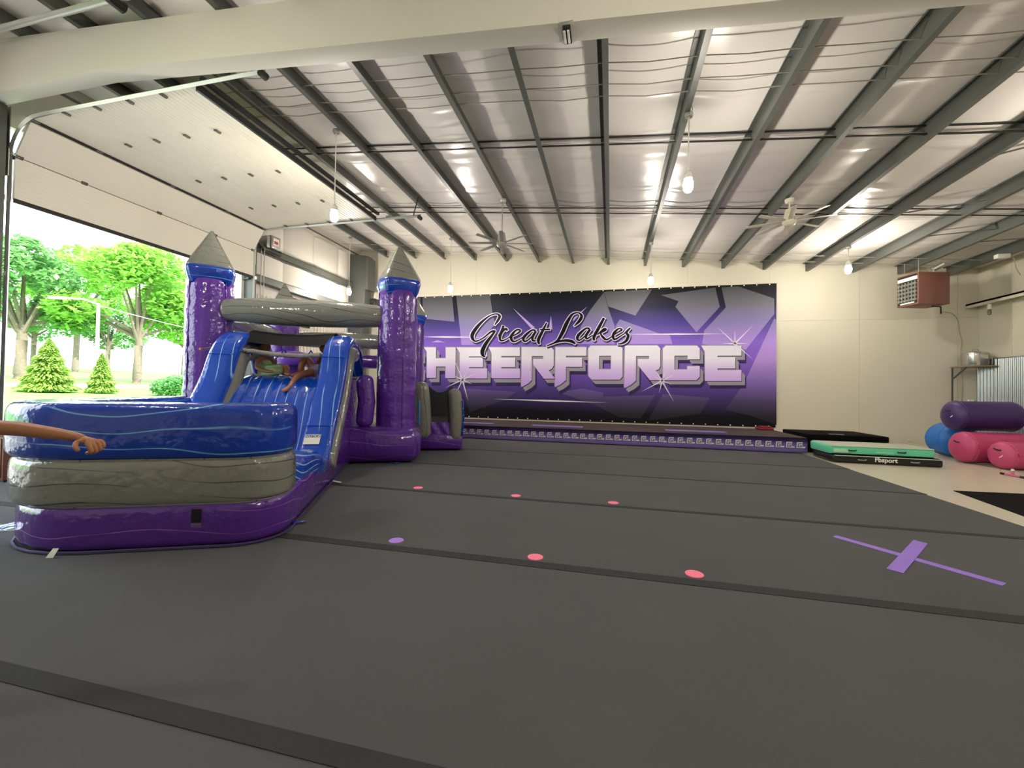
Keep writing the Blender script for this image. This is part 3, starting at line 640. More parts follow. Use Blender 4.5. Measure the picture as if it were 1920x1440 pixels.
for kx, p in LET.items():
    lay(shift(p, 9, 14), 'letter_shadow', 'letter_shadow', .0125)
    lay(shift(p, 6.5, 8), 'letter_side', 'letter_side', .0135); lay(shift(p, 4.0, 5.0), 'letter_side', 'letter_side', .0138); lay(shift(p, -1.2, -1.2), 'letter_side', 'letter_side', .0141)
    lay(shift(p, 1.2, 1.6), 'letter_edge', 'letter_edge', .0146); lay(p, 'letter', 'letter_face', .0152)
# script words: pen strokes (x, y, width) read off the photograph
ST = [[(335, 228, 6), (372, 175, 24), (388, 132, 24), (350, 108, 10), (270, 135, 12), (170, 220, 28), (98, 318, 36), (92, 372, 30), (130, 406, 12), (210, 370, 10), (290, 306, 16), (332, 296, 20), (318, 325, 20), (240, 430, 34), (202, 510, 40), (206, 556, 30), (232, 578, 6)],
 [(372, 350, 6), (402, 300, 10), (428, 240, 20), (418, 285, 24), (393, 350, 26), (398, 395, 18), (440, 394, 10), (500, 358, 6)], [(402, 345, 8), (428, 296, 12), (455, 272, 22), (474, 290, 16)],
 [(490, 362, 6), (560, 335, 10), (612, 298, 16), (598, 280, 12), (560, 292, 16), (516, 350, 28), (522, 395, 24), (560, 408, 12), (645, 360, 6)],
 [(782, 292, 18), (740, 286, 14), (672, 340, 26), (646, 385, 24), (672, 408, 14), (730, 365, 10), (785, 298, 10)], [(785, 296, 20), (748, 360, 24), (752, 398, 18), (785, 402, 6)],
 [(902, 205, 10), (860, 290, 24), (812, 390, 30), (822, 438, 14)], [(828, 280, 8), (938, 277, 12)],
 [(1202, 240, 6), (1258, 185, 28), (1283, 130, 26), (1245, 96, 10), (1180, 115, 20), (1120, 210, 36), (1070, 320, 36), (1010, 408, 20), (905, 456, 8)], [(905, 456, 6), (1010, 416, 16), (1100, 398, 24), (1175, 408, 28), (1216, 436, 12)],
 [(1372, 272, 18), (1330, 266, 14), (1256, 330, 28), (1236, 375, 24), (1262, 394, 12), (1330, 340, 10), (1378, 276, 10)], [(1376, 276, 22), (1332, 345, 24), (1342, 378, 14), (1405, 340, 6)],
 [(1528, 152, 22), (1470, 260, 30), (1416, 365, 28), (1428, 398, 12)], [(1455, 335, 8), (1525, 276, 22), (1546, 282, 18), (1492, 320, 12), (1522, 368, 22), (1560, 388, 14), (1625, 345, 6)],
 [(1612, 352, 6), (1690, 302, 12), (1722, 282, 16), (1690, 268, 12), (1642, 310, 26), (1626, 358, 26), (1652, 384, 16), (1745, 325, 6)],
 [(1738, 335, 6), (1785, 285, 12), (1815, 262, 10), (1772, 312, 20), (1792, 345, 28), (1770, 400, 26), (1722, 430, 16), (1678, 436, 6)]]
def stroke(st, grow, dy, mt, nm, off=(0, 0)):
    P = smooth_path(st, 7); b = MB(); n = len(P)
    L_, R_ = [], []
    for i, (x, y, wd) in enumerate(P):
        tx, ty = P[min(i+1, n-1)][0]-P[max(i-1, 0)][0], P[min(i+1, n-1)][1]-P[max(i-1, 0)][1]
        l = math.hypot(tx, ty) or 1; nx, ny = -ty/l, tx/l; hw = max(wd+5, 6)/2+grow
        if i == 0: x, y = x-tx/l*grow, y-ty/l*grow
        if i == n-1: x, y = x+tx/l*grow, y+ty/l*grow
        x += off[0]; y += off[1]; q = dy+.000012*i
        L_.append(ony(*z8(x+nx*hw, y+ny*hw), YB-q)); R_.append(ony(*z8(x-nx*hw, y-ny*hw), YB-q))
    for i in range(n-1): b.poly([L_[i], L_[i+1], R_[i+1], R_[i]])
    return b.build(nm, M[mt], bn)
for st in ST:
    stroke(st, 9, .0158, 'letter_shadow', 'script_shadow', (10, 16)); stroke(st, 8, .0180, 'ink_white', 'script_outline'); stroke(st, 0, .0200, 'ink_black', 'script_letter')
def sparkle(cx, cy, rays, r0):
    b = MB()
    for a, l in rays:
        a = math.radians(a); dx, dy = math.cos(a), -math.sin(a)
        b.poly([ony(cx-dy*r0, cy+dx*r0, YB-.0158), ony(cx+dx*l, cy+dy*l, YB-.0158), ony(cx+dy*r0, cy-dx*r0, YB-.0158)])
    b.poly([ony(cx+2.2*r0*math.cos(k*PI/6), cy+2.2*r0*math.sin(k*PI/6), YB-.0157) for k in range(12)])
    b.build('sparkle', M['ink_white'], bn)
sparkle(867, 712, [(25, 36), (62, 24), (112, 45), (155, 22), (205, 36), (245, 30), (285, 42), (335, 20)], 1.4)
sparkle(1241, 714, [(28, 34), (70, 20), (120, 26), (150, 18), (208, 44), (258, 24), (300, 46), (340, 20)], 1.5)
sparkle(1378, 644, [(45, 48), (90, 25), (137, 46), (0, 26), (180, 26), (318, 46), (270, 20)], 1.5)
b = MB()
for x0, y0, x1, y1, xm in ((790, 631.5, 905, 632.5, 835), (925, 748, 1140, 755, 1030), (1170, 627, 1370, 626, 1270)):
    ym = y0+(y1-y0)*(xm-x0)/(x1-x0)
    b.poly([ony(x0, y0, YB-.0156), ony(xm, ym-1.6, YB-.0156), ony(x1, y1, YB-.0156), ony(xm, ym+1.6, YB-.0156)])
b.build('light_streak', M['ink_white'], bn)
for p in (((962, 578), (1003, 614), (998, 618)), ((1033, 592), (1036, 618), (1029, 618)), ((1101, 575), (1075, 602), (1072, 598)), ((820, 638), (835, 642), (808, 642))):
    lay(p, 'ink_glow', 'light_ray', .0157)
for k in range(34):
    x = BX0+.2+k*(BX1-BX0-.4)/33
    for z, in ((BZ1-.03,), (BZ0+.04,)): MB().lathe([(.008, -.008), (.018, -.007), (.02, 0), (.008, 0)], 10).build('grommet', M['white'], bn).matrix_local = Matrix.Translation((x, YB-.013, z)) @ Matrix.Rotation(PI/2, 4, 'X')

# ================================================================== INFLATABLE CASTLE WITH SLIDE AND POOL
CA = math.atan2(.415, .91)
ca = thing('bounce_castle', 'purple, blue and grey inflatable castle with slide and splash pool', 'bounce house', (-2.75, 2.9, .006), CA)
def sub(o, parent): o.parent = parent; return o
# castle base
MB().tube([(-.9, 3.98, .31), (-.9, 6, .31), (-.9, 8.25, .31)], 1.9, 40, hb=.31, p=9, rnd=.13).build('base', M['purple'], ca, ang=60)
for u0, v0, u1, v1 in ((.0, 3.9, 1.0, 3.9), (.96, 4.0, .96, 5.0), (-2.8, 4.0, -2.8, 8.2), (-2.7, 3.9, -2.0, 3.9), (.96, 6.6, .96, 8.2)):
    MB().tube([(u0, v0, .29), ((u0+u1)/2, (v0+v1)/2, .3), (u1, v1, .29)], .2, 20, hb=.29, p=2.6, rnd=.1).build('base_tube', M['purple'], ca, ang=180)
# towers
def tower(u, v, k):
    col = MB(); prof = []
    for i in range(27):
        z = .5+i*(2.58/26); prof.append((.348+.005*math.sin(i*1.9+k)+(.008 if i % 7 == 0 else 0), z))
    prof = [(.30, .45)]+prof+[(.32, 3.1)]
    c = col.lathe(prof, 36, (u, v, 0), wr=.003).build('tower', M['purple_v'], ca, ang=180)
    for a in (.3, 1.9, 3.5, 5.1): MB().tube([(u+.352*math.cos(a+k), v+.352*math.sin(a+k), .6), (u+.355*math.cos(a+k), v+.355*math.sin(a+k), 1.8), (u+.352*math.cos(a+k), v+.352*math.sin(a+k), 3.05)], .012, 5).build('seam', M['purple'], c)
    MB().lathe([(.33, 3.0), (.36, 3.0), (.40, 3.08), (.435, 3.18), (.45, 3.25), (.44, 3.3), (.36, 3.31)], 40, (u, v, 0), poly=4, wr=.008).build('collar', M['blue'], c, ang=180)
    MB().lathe([(.40, 3.28), (.44, 3.295), (.435, 3.32), (.34, 3.47), (.235, 3.635), (.125, 3.81), (.03, 3.96), (.008, 3.985)], 40, (u, v, 0), poly=4, wr=.004).build('spire', M['gray'], c, ang=180)
    for q in range(4):
        a = q*PI/2+PI/4-PI/8+PI/4
        MB().tube([(u+r*math.cos(a), v+r*math.sin(a), z) for r, z in ((.44, 3.31), (.345, 3.47), (.24, 3.635), (.13, 3.81), (.02, 3.975))], .006, 4).build('spire_seam', M['gray_v'], c)
for k, (u, v) in enumerate(((.69, 4.3), (-2.46, 4.3), (-2.46, 8.0), (.78, 8.0))): tower(u, v, k*.7)
# beams between the towers
def beam(a, b, r=.2, sag=0.):
    P = [tuple(Vector(a).lerp(Vector(b), t)-Vector((0, 0, sag*math.sin(PI*t)))) for t in (0, .15, .35, .5, .65, .85, 1)]
    MB().tube(P, [r*.86, r, r*1.04, r*1.05, r*1.04, r, r*.86], 28, rnd=.1, wr=.003).build('beam', M['gray'], ca, ang=180)
beam((-2.15, 4.22, 2.61), (.38, 4.25, 2.63), .228); beam((-2.15, 8.0, 2.55), (.3, 8.0, 2.55)); beam((-2.5, 4.6, 2.58), (-2.5, 7.7, 2.55)); beam((.72, 4.6, 2.58), (.64, 7.7, 2.55))
MB().tube([(-2.1, 7.95, 2.0), (.3, 7.95, 2.0)], .18, 20, rnd=.1).build('inner_beam', M['purple'], ca, ang=180)
# nets
MB().grid(lambda a, b: (.92+.03*math.sin(a*9)*math.sin(PI*b), 4.62+a*3.1, .62+b*1.85), 20, 10).build('side_net', M['net'], ca)
MB().grid(lambda a, b: (-2.78+.03*math.sin(a*9)*math.sin(PI*b), 4.62+a*3.1, .62+b*1.85), 20, 10).build('side_net', mat('thin_net', '22252b', .6, alpha=.3), ca)
MB().grid(lambda a, b: (-2.4+2.95*a, 4.3+3.7*b, 2.76-.1*math.sin(PI*a)*math.sin(PI*b)), 16, 16).build('roof_net', mat('roof_mesh', '6b6a6e', .6, alpha=.35), ca)
# obstacles on the jump floor
for u, v, h_, r in ((-1.75, 6.4, 2.1, .26), (-1.2, 6.9, 1.5, .22)):
    o = MB().lathe([(r, .6), (r*1.02, h_*.6), (r, h_-.35), (r*1.0, h_-.3)], 22, (u, v, 0), wr=.01).build('pop_up_post', M['purple'], ca, ang=180)
    MB().lathe([(r*.9, h_-.34), (r*1.35, h_-.3), (r*1.5, h_-.18), (r*1.3, h_-.04), (r*.6, h_)], 24, (u, v, 0)).build('mushroom_cap', mat('light_purple_vinyl', '8f5fd0', .2, coat=.3), o, ang=180)
# --- pool: three stacked rings open toward the slide
def corner(cx, cy, r, a0, a1, n=7): return [(cx+r*math.cos(a0+(a1-a0)*i/n), cy+r*math.sin(a0+(a1-a0)*i/n)) for i in range(n+1)]
def ring_path(t, vr, z, jag=0., xl=-2.25):
    r1, r2 = .36-t, .85-t
    e = .07-t
    P = [(e-(.07 if vr > 1.3 else 0), vr)]+([(e-.05, 1.6)] if vr > 1.3 else [])+corner(e-r1, t+r1, r1, 0, -PI/2)
    P += [(-.5, t), (-.9, t)]+corner(xl+t+r2, t+r2, r2, -PI/2, -PI)+[(xl+t, 1.6), (xl+.05+t, 2.5)]
    return [(a, b, z+jag*math.sin(i*2.3)) for i, (a, b) in enumerate(P)]
MB().tube(ring_path(.2, 3.9, .18, xl=-2.16), .2, 36, hb=.18, p=6, rnd=.08, wr=.003).build('pool_ring', M['purple'], ca, ang=180)
MB().tube(ring_path(.2, .5, .522, xl=-2.22), .2, 36, hb=.198, p=6, rnd=.04, wr=.003).build('pool_ring', M['gray'], ca, ang=180)
MB().tube(ring_path(.2, .5, .922, xl=-2.25), .205, 36, hb=.232, p=5, rnd=.04, wr=.003).build('pool_ring', M['blue'], ca, ang=180)
for z in (.345, .703): MB().tube([(a, b, c) for a, b, c in ring_path(.025, .5, z, xl=-2.2)], .009, 5).build('seam', M['gray_v'], ca)
MB().grid(lambda a, b: (-2.1+2.0*a, .2+2.5*b, .14), 6, 6).build('pool_floor', M['blue'], ca)
MB().tube([(-.19, .56, .39), (-.19, 1.1, .40), (-.19, 1.7, .34), (-.19, 2.2, .2)], [.19, .21, .22, .2], 24, hb=[.21, .22, .2, .14], p=2.6, rnd=.05).build('scoop', vinyl('blue_ribbed_vinyl', '0f46b4', 'b5dcf8', 'h', 16., .1, amp=.6), ca, ang=180)
MB().tube([(a, b, .012) for a, b, c in ring_path(-.01, 2.6, 0, xl=-2.16)], .012, 5, hb=.008).build('hem', mat('purple_hem', '46356e'), ca)
for u, v, ang in ((-.515, -.006, 0), (-1.83, .31, -.72)):
    p = Vector((u, v, .25)); d = Vector((math.cos(ang), math.sin(ang), 0)); n = Vector((math.sin(ang), -math.cos(ang), 0))
    MB().prism([p-d*.035+Vector((0, 0, .06)), p+d*.035+Vector((0, 0, .06)), p+d*.035-Vector((0, 0, .05)), p-d*.035-Vector((0, 0, .05))], n, .004).build('fastening_tab', M['black'], ca)
    MB().prism([p-d*.035-Vector((0, 0, .05)), p+d*.035-Vector((0, 0, .05)), p+d*.035-Vector((0, 0, .18))-n*.02, p-d*.035-Vector((0, 0, .18))-n*.02], n, .003).build('clear_flap', mat('clear_film', '9a86b8', .1, alpha=.45), ca)
for pts in ([(-1.45, -.03, .06), (-1.41, -.035, .06), (-1.42, -.07, .004), (-1.47, -.065, .004)], [(.02, 2.3, .02), (.02, 2.36, .02), (.14, 2.3, .006), (.14, 2.24, .006)]):
    MB().prism(pts, (0, 0, 1), .002).build('fabric_tag', M['white'], ca)
for u, v in ((.08, .55), (.75, 3.72)):
    MB().tube([(u-.08, v, .015), (u, v-.02, .012), (u+.08, v, .012)], .02, 6, hb=.008).build('anchor_strap', M['blue'], ca)
# --- slide
PROF = [(1.95, .3), (2.1, .43), (2.4, .77), (2.72, 1.1), (3.03, 1.46), (3.22, 1.78), (3.42, 2.02), (3.7, 2.17), (4.05, 2.21), (4.5, 2.16), (4.85, 2.0), (5.05, 1.65)]
def offs(pr, d):
    out = []; n = len(pr)
    for i in range(n):
        tx, tz = pr[min(i+1, n-1)][0]-pr[max(i-1, 0)][0], pr[min(i+1, n-1)][1]-pr[max(i-1, 0)][1]
        l = math.hypot(tx, tz); out.append((pr[i][0]+tz/l*d, pr[i][1]-tx/l*d))
    return out
for uc, s in ((-.2, 1), (-1.81, -1)):
    o = MB().tube(smooth_path([(uc, a, b) for a, b in offs(PROF, .12)], 3), .2, 24, hb=.12, p=2.7, up=(1, 0, 0) if False else (0, 0, 1), rnd=.06, wr=.006).build('slide_wall', M['blue_v'], ca, ang=180)
    MB().tube(smooth_path([(uc, a, b) for a, b in offs(PROF[1:9], .32)], 3), .25, 24, hb=.165, p=2.6, rnd=.06, wr=.004).build('slide_trim', M['gray_v'], ca, ang=180)
    side = [(1.95, .02), (2.2, .25), (2.62, .46), (2.95, .8), (3.5, 1.22), (4.0, 1.45), (4.9, 1.5), (4.9, .5), (4.2, .02)]
    MB().prism([(uc+.18, a, b) for a, b in side], (1, 0, 0), .36).build('slide_side', M['purple'], ca, bevel=.03, seg=3)
    for k in (2, 5): MB().tube([(uc-.19, *offs(PROF, -.002)[k]), (uc, *offs(PROF, -.004)[k]), (uc+.19, *offs(PROF, -.002)[k])], .007, 4).build('seam', M['blue_v'], o)
LANE = [(1.9, .16), (2.2, .34), (2.6, .70), (2.9, .96), (3.15, 1.19), (3.4, 1.36), (3.62, 1.455), (3.85, 1.48), (4.6, 1.48)]
LP = smooth_path(LANE, 4)
MB().grid(lambda a, b: (-1.64+1.26*a, LP[round(b*(len(LP)-1))][0], LP[round(b*(len(LP)-1))][1]+.02*abs(math.sin(a*PI*7))-.015), 60, len(LP)-1).build('slide_lane', M['blue_v'], ca, ang=180)
MB().box(-1.66, -.36, 3.6, 4.75, .6, 1.44).build('platform', M['purple'], ca, bevel=.03)
MB().tube([(.17, 4.02, .72), (.2, 4.05, 1.05), (.16, 4.05, 1.42)], .15, 20, hb=.14, rnd=.12, wr=.006, up=(0, 1, 0)).build('side_bumper', M['purple_v'], ca, ang=180)
MB().grid(lambda a, b: (-1.66+1.32*a, 3.62+1.0*b, 2.02+.24*math.sin(PI/2*min(1, b*2.2))-.05*math.sin(PI*a)), 12, 10).build('canopy', M['netroof'], ca, ang=180)
rn = MB().tube(smooth_path([(-2.0, 3.42, 1.9), (-1.75, 3.5, 1.89), (-1.5, 3.56, 1.855), (-1.1, 3.58, 1.815), (-.8, 3.57, 1.81), (-.45, 3.5, 1.83)], 5), .044, 10, hb=.038, wr=.16).build('rolled_net', M['rolled'], ca, ang=180)
for u in (-1.55, -1.02, -.62): MB().tube([(u-.02, 3.5, 1.84), (u, 3.56, 1.9), (u+.03, 3.62, 1.8)], .012, 5).build('tie_strap', M['blue'], rn)
MB().tube([(-2.32, 3.75, 1.885), (-2.0, 3.45, 1.9)], .008, 5).build('tie_cord', M['rubber'], ca)
MB().lathe([(.01, -.02), (.022, -.018), (.022, .018), (.01, .02)], 10, (-2.32, 3.75, 1.885)).build('cord_lock', mat('orange_lock', 'c98a4a'), ca)
# notice label on the slide wall
na = [(-.2, *q) for q in offs(PROF, -.006)]
def on_wall(x, y):
    a, b = Vector((0, 2.1, .43)), Vector((0, 2.4, .77)); t = (b-a).normalized(); n = Vector((0, -t.z, t.y))
    return Vector((-.235+x, 0, 0))+Vector((0, 2.245, .594))+t*y+n*.012
nl = MB().poly([on_wall(-.1, -.08), on_wall(.1, -.08), on_wall(.1, .08), on_wall(-.1, .08)]).build('notice_label', M['white'], ca)
MB().poly([on_wall(-.095, .03)-Vector((0, .002, 0)), on_wall(.095, .03)-Vector((0, .002, 0)), on_wall(.095, .076)-Vector((0, .002, 0)), on_wall(-.095, .076)-Vector((0, .002, 0))]).build('label_band', mat('navy_print', '25365f'), nl)
text_mesh('NOTICE', .05, lambda a, b: on_wall(a, b+.036)-Vector((0, .004, 0)), M['white'], 'label_lettering', nl, .001)
# --- entrance step on the right side
MB().tube([(1.0, 5.7, .2), (1.5, 5.7, .19), (1.98, 5.7, .17)], .5, 24, hb=[.2, .19, .17], p=6, rnd=.06).build('entrance_step', M['purple'], ca, ang=60)
MB().grid(lambda a, b: (1.2+.62*a, 5.24-.015*math.sin(a*17+b*5), .34+.26*b+.012*math.sin(a*23)*math.cos(b*9)), 16, 6).build('step_flap', M['purple_v'], ca)
for v in (5.3, 6.12):
    MB().tube([(1.2, v, .36), (1.19, v, .7), (1.16, v, 1.05), (1.13, v, 1.32)], [.15, .16, .165, .155], 20, hb=.13, p=2.4, rnd=.14, wr=.008, up=(0, 1, 0)).build('entrance_post', M['gray_v'], ca, ang=180)
    MB().tube([(1.87, v, .33), (1.88, v, .7), (1.86, v, 1.0), (1.83, v, 1.2)], [.135, .15, .15, .14], 20, hb=.13, p=2.4, rnd=.12, wr=.008, up=(0, 1, 0)).build('entrance_post', M['gray_v'], ca, ang=180)
    MB().tube([(2.01, v, .33), (2.03, v, .7), (2.0, v, 1.05)], .025, 10, hb=.11, rnd=.04, up=(0, 1, 0)).build('post_edge', M['blue'], ca, ang=180)
    MB().grid(lambda a, b, v=v: (1.27+.52*a, v-.02*math.sin(PI*a), .45+b*(.78+.16*(abs(a-.5)*2)**2)), 14, 6).build('entrance_net', M['net'], ca)
MB().box(1.08, 1.11, 5.15, 5.28, .55, 1.05).build('edge_panel', mat('light_blue_panel', '3f86d0', .3), ca, bevel=.01)

# ================================================================== PEOPLE
def skinned(name, J, E, mt, parent=None, root=None, sub_=2, grow=1.):
    """one continuous surface grown round a skeleton: J name -> (x, y, z, radius)"""
    names = list(J); me = bpy.data.meshes.new(name)
    me.from_pydata([J[n][:3] for n in names], [(names.index(a), names.index(b)) for a, b in E], [])
    ob = bpy.data.objects.new(name, me); COL.objects.link(ob)
    sk = ob.modifiers.new('skin', 'SKIN'); sk.use_smooth_shade = True; sk.branch_smoothing = .3
    for i, n in enumerate(names):
        d = me.skin_vertices[0].data[i]; r = J[n][3]; r *= grow; d.radius = (r, J[n][4]*grow if len(J[n]) > 4 else r); d.use_root = (n == (root or names[0]))
    ss = ob.modifiers.new('sub', 'SUBSURF'); ss.levels = sub_; ss.render_levels = sub_
    bpy.context.view_layer.update()
    m2 = bpy.data.meshes.new_from_object(ob.evaluated_get(bpy.context.evaluated_depsgraph_get()))
    m2.name = name; bpy.data.objects.remove(ob); m2.materials.clear(); m2.materials.append(mt)
    for p in m2.polygons: p.use_smooth = True
    return link(name, m2, parent)
def chain(*n): return list(zip(n[:-1], n[1:]))
def hand(J, E, wrist, d, pn, s=1., curl=.5, tag_='h', rad=.0085):
    """palm and five unequal bent fingers from a wrist; d = pointing, pn = palm normal"""
    w_ = Vector(J[wrist][:3]); d = Vector(d).normalized(); pn = Vector(pn).normalized(); sd = d.cross(pn).normalized()
    pc = w_+d*.045*s; J[tag_+'palm'] = (*pc, .026*s, .014*s); E.append((wrist, tag_+'palm'))
    for k, (o, l) in enumerate(((-.026, .062), (-.009, .072), (.009, .067), (.025, .05))):
        a = w_+d*.08*s+sd*o*s; b_ = a+(d*math.cos(curl)+pn*math.sin(curl))*l*.5*s; c = b_+(d*math.cos(curl*2.2)+pn*math.sin(curl*2.2))*l*.5*s
        for q, p_ in zip('abc', (a, b_, c)): J[f'{tag_}f{k}{q}'] = (*p_, rad*s*(1 if q != 'c' else .75))
        E += [(tag_+'palm', f'{tag_}f{k}a'), (f'{tag_}f{k}a', f'{tag_}f{k}b'), (f'{tag_}f{k}b', f'{tag_}f{k}c')]
    a = w_+d*.03*s-sd*.032*s; b_ = a+(d*.6-sd*.7+pn*.3)*.03*s; c = b_+(d*.9-sd*.2+pn*.4)*.026*s
    for q, p_ in zip('abc', (a, b_, c)): J[f'{tag_}t{q}'] = (*p_, .0095*s)
    E += [(tag_+'palm', tag_+'ta'), (tag_+'ta', tag_+'tb'), (tag_+'tb', tag_+'tc')]
def head(parent, c, r, face, hair_mt, skin_mt, up=(0, 0, 1), long=.0):
    """head with face features and hair; face = direction the face looks"""
    c = Vector(c); f = Vector(face).normalized(); up = Vector(up); s = f.cross(up).normalized(); u = s.cross(f)
    Fm = Matrix((s, f, u)).transposed().to_4x4(); Fm.translation = c
    def bld(mb, nm, mt): o = mb.build(nm, mt, parent, ang=180); o.matrix_local = Fm; return o
    hd = MB().grid(lambda a, b: ((lambda th, ph: (r*.80*math.cos(th)*math.sin(ph)*(1-.18*max(0, -math.cos(ph))), r*.95*math.sin(th)*math.sin(ph)+r*.08*max(0, -math.cos(ph))*max(0, math.sin(th)), r*1.12*math.cos(ph)))(a*2*PI, b*PI)), 24, 16)
    o = bld(hd, 'head', skin_mt)
    bld(MB().tube([(0, r*.9, r*.15), (0, r*1.05, -r*.12), (0, r*.92, -r*.2)], [r*.07, r*.13, r*.06], 8), 'nose', skin_mt)
    bld(MB().tube([(-r*.25, r*.86, -r*.45), (0, r*.94, -r*.47), (r*.25, r*.86, -r*.45)], r*.055, 6), 'mouth', mat('lips', '9a5550'))
    for q in (-1, 1):
        bld(MB().lathe([(.001, -r*.07), (r*.11, -r*.04), (r*.13, 0), (r*.11, r*.04), (.001, r*.07)], 10, (q*r*.33, r*.8, r*.08)), 'eye', mat('dark_eye', '2a211d', .2))
        bld(MB().tube([(q*r*.8, -r*.05, r*.2), (q*r*.88, -r*.1, 0), (q*r*.8, -r*.02, -r*.2)], r*.1, 8, rnd=r*.08), 'ear', skin_mt)
    hm = MB().grid(lambda a, b: ((lambda th, ph: (r*.90*math.cos(th)*math.sin(ph), (r*1.05*math.sin(th)*math.sin(ph)-r*.12), r*1.2*math.cos(ph)))(PI+a*PI if b > .38 else PI+a*PI-(0.38-b)*2.2+(0.38-b)*4.4*a, b*PI*.72)), 20, 14)
    bld(hm, 'hair', hair_mt)
    if long: bld(MB().tube([(0, -r*.9, r*.3), (0, -r*1.15, -r*.5), (r*.1, -r*1.0, -r*1.2-long)], [r*.5, r*.55, r*.25], 12, hb=[r*.3, r*.3, r*.15], rnd=.03), 'ponytail', hair_mt)
cw = Matrix.Translation((-2.75, 2.9, 0)) @ Matrix.Rotation(CA, 4, 'Z')
# girl on the left of the slide top, pale green clothes
g1 = thing('person', 'child in pale green top sitting at the left of the slide top, arm bent', 'person', (-2.75, 2.9, 0), CA)
J = {'pel': (-1.55, 4.22, 1.585, .085, .075), 'bel': (-1.56, 4.23, 1.67, .078, .065), 'che': (-1.57, 4.24, 1.77, .085, .068), 'nec': (-1.57, 4.25, 1.865, .032), 'hdb': (-1.565, 4.24, 1.92, .03),
     'ls': (-1.62, 4.14, 1.805, .036), 'le': (-1.6, 4.02, 1.62, .028), 'lm': (-1.45, 3.99, 1.565, .024), 'lw': (-1.34, 3.98, 1.56, .02),
     'rs': (-1.50, 4.33, 1.81, .036), 're': (-1.42, 4.33, 1.66, .028), 'rm': (-1.40, 4.3, 1.71, .024), 'rw': (-1.385, 4.26, 1.755, .02),
     'lh': (-1.48, 4.13, 1.565, .068), 'lk': (-1.25, 4.02, 1.60, .05), 'lc': (-1.2, 4.1, 1.55, .042), 'la': (-1.16, 4.22, 1.52, .028), 'lt': (-1.1, 4.18, 1.505, .026, .016),
     'rh': (-1.46, 4.3, 1.565, .068), 'rk': (-1.17, 4.14, 1.655, .05), 'rc': (-1.13, 4.06, 1.60, .042), 'ra': (-1.12, 3.98, 1.525, .03), 'rt': (-1.05, 3.93, 1.51, .028, .018)}
E_ = chain('pel', 'bel', 'che', 'nec', 'hdb')+chain('che', 'ls', 'le', 'lm', 'lw')+chain('che', 'rs', 're', 'rm', 'rw')+chain('pel', 'lh', 'lk', 'lc', 'la', 'lt')+chain('pel', 'rh', 'rk', 'rc', 'ra', 'rt')
hand(J, E_, 'lw', (1, .1, .15), (0, .3, -1), .75, .5, 'h', .009); hand(J, E_, 'rw', (.15, -.2, 1), (1, 0, 0), .75, .9, 'k', .009)
skinned('body', J, E_, M['skin'], g1, 'pel', grow=1.25)
C_ = {'a': (-1.55, 4.22, 1.58, .093, .083), 'b': (-1.56, 4.23, 1.67, .086, .074), 'c': (-1.57, 4.24, 1.785, .092, .074)}
skinned('top', C_, chain('a', 'b', 'c'), M['green_cloth'], g1, grow=1.6)
C_ = {'p': (-1.54, 4.22, 1.575, .093, .083), 'lh': (-1.48, 4.13, 1.565, .076), 'lk': (-1.25, 4.02, 1.60, .058), 'lc': (-1.21, 4.08, 1.56, .05), 'rh': (-1.46, 4.3, 1.57, .076), 'rk': (-1.2, 4.16, 1.645, .058)}
skinned('leggings', C_, chain('p', 'lh', 'lk', 'lc')+chain('p', 'rh', 'rk'), M['green_cloth'], g1, grow=1.6)
head(g1, (-1.545, 4.22, 2.0), .098, (.8, -.35, -.25), M['hair'], M['skin'], long=.12)
# girl on the right of the slide top, mostly behind the wall, one leg down the slide
g2 = thing('person', 'child in lavender sitting at the right of the slide top, one leg down the slide', 'person', (-2.75, 2.9, 0), CA)
J = {'pel': (-.62, 4.15, 1.575, .085, .075), 'bel': (-.59, 4.2, 1.67, .078, .065), 'che': (-.56, 4.24, 1.78, .085, .066), 'nec': (-.55, 4.25, 1.885, .032), 'hdb': (-.555, 4.23, 1.94, .03),
     'ls': (-.62, 4.15, 1.83, .034), 'le': (-.66, 4.1, 1.72, .026), 'lw': (-.72, 4.08, 1.66, .02), 'rs': (-.47, 4.32, 1.82, .034), 're': (-.42, 4.36, 1.68, .026), 'rw': (-.45, 4.3, 1.56, .02),
     'lh': (-.68, 4.08, 1.575, .062), 'lk': (-.80, 3.85, 1.535, .044), 'lc': (-.83, 3.55, 1.46, .040), 'la': (-.855, 3.3, 1.30, .026), 'lf': (-.875, 3.2, 1.262, .028), 'lt': (-.89, 3.11, 1.24, .024, .016),
     'rh': (-.68, 4.2, 1.58, .062), 'rk': (-.87, 4.12, 1.84, .046), 'rc': (-.90, 4.04, 1.69, .042), 'ra': (-.91, 3.97, 1.54, .027), 'rf': (-.94, 3.9, 1.515, .027), 'rt': (-.99, 3.82, 1.505, .024, .016)}
E_ = chain('pel', 'bel', 'che', 'nec', 'hdb')+chain('che', 'ls', 'le', 'lw')+chain('che', 'rs', 're', 'rw')+chain('pel', 'lh', 'lk', 'lc', 'la', 'lf', 'lt')+chain('pel', 'rh', 'rk', 'rc', 'ra', 'rf', 'rt')
hand(J, E_, 'lw', (-.5, -.2, -.4), (.3, 0, -1), .75, .5, 'h', .009); hand(J, E_, 'rw', (-.3, -.5, -.4), (0, 0, -1), .75, .3, 'k', .009)
skinned('body', J, E_, M['skin2'], g2, 'pel', grow=1.32)
skinned('top', {'a': (-.62, 4.15, 1.59, .092, .083), 'b': (-.59, 4.2, 1.67, .086, .074), 'c': (-.56, 4.24, 1.80, .092, .072)}, chain('a', 'b', 'c'), M['lav_cloth'], g2, grow=1.6)
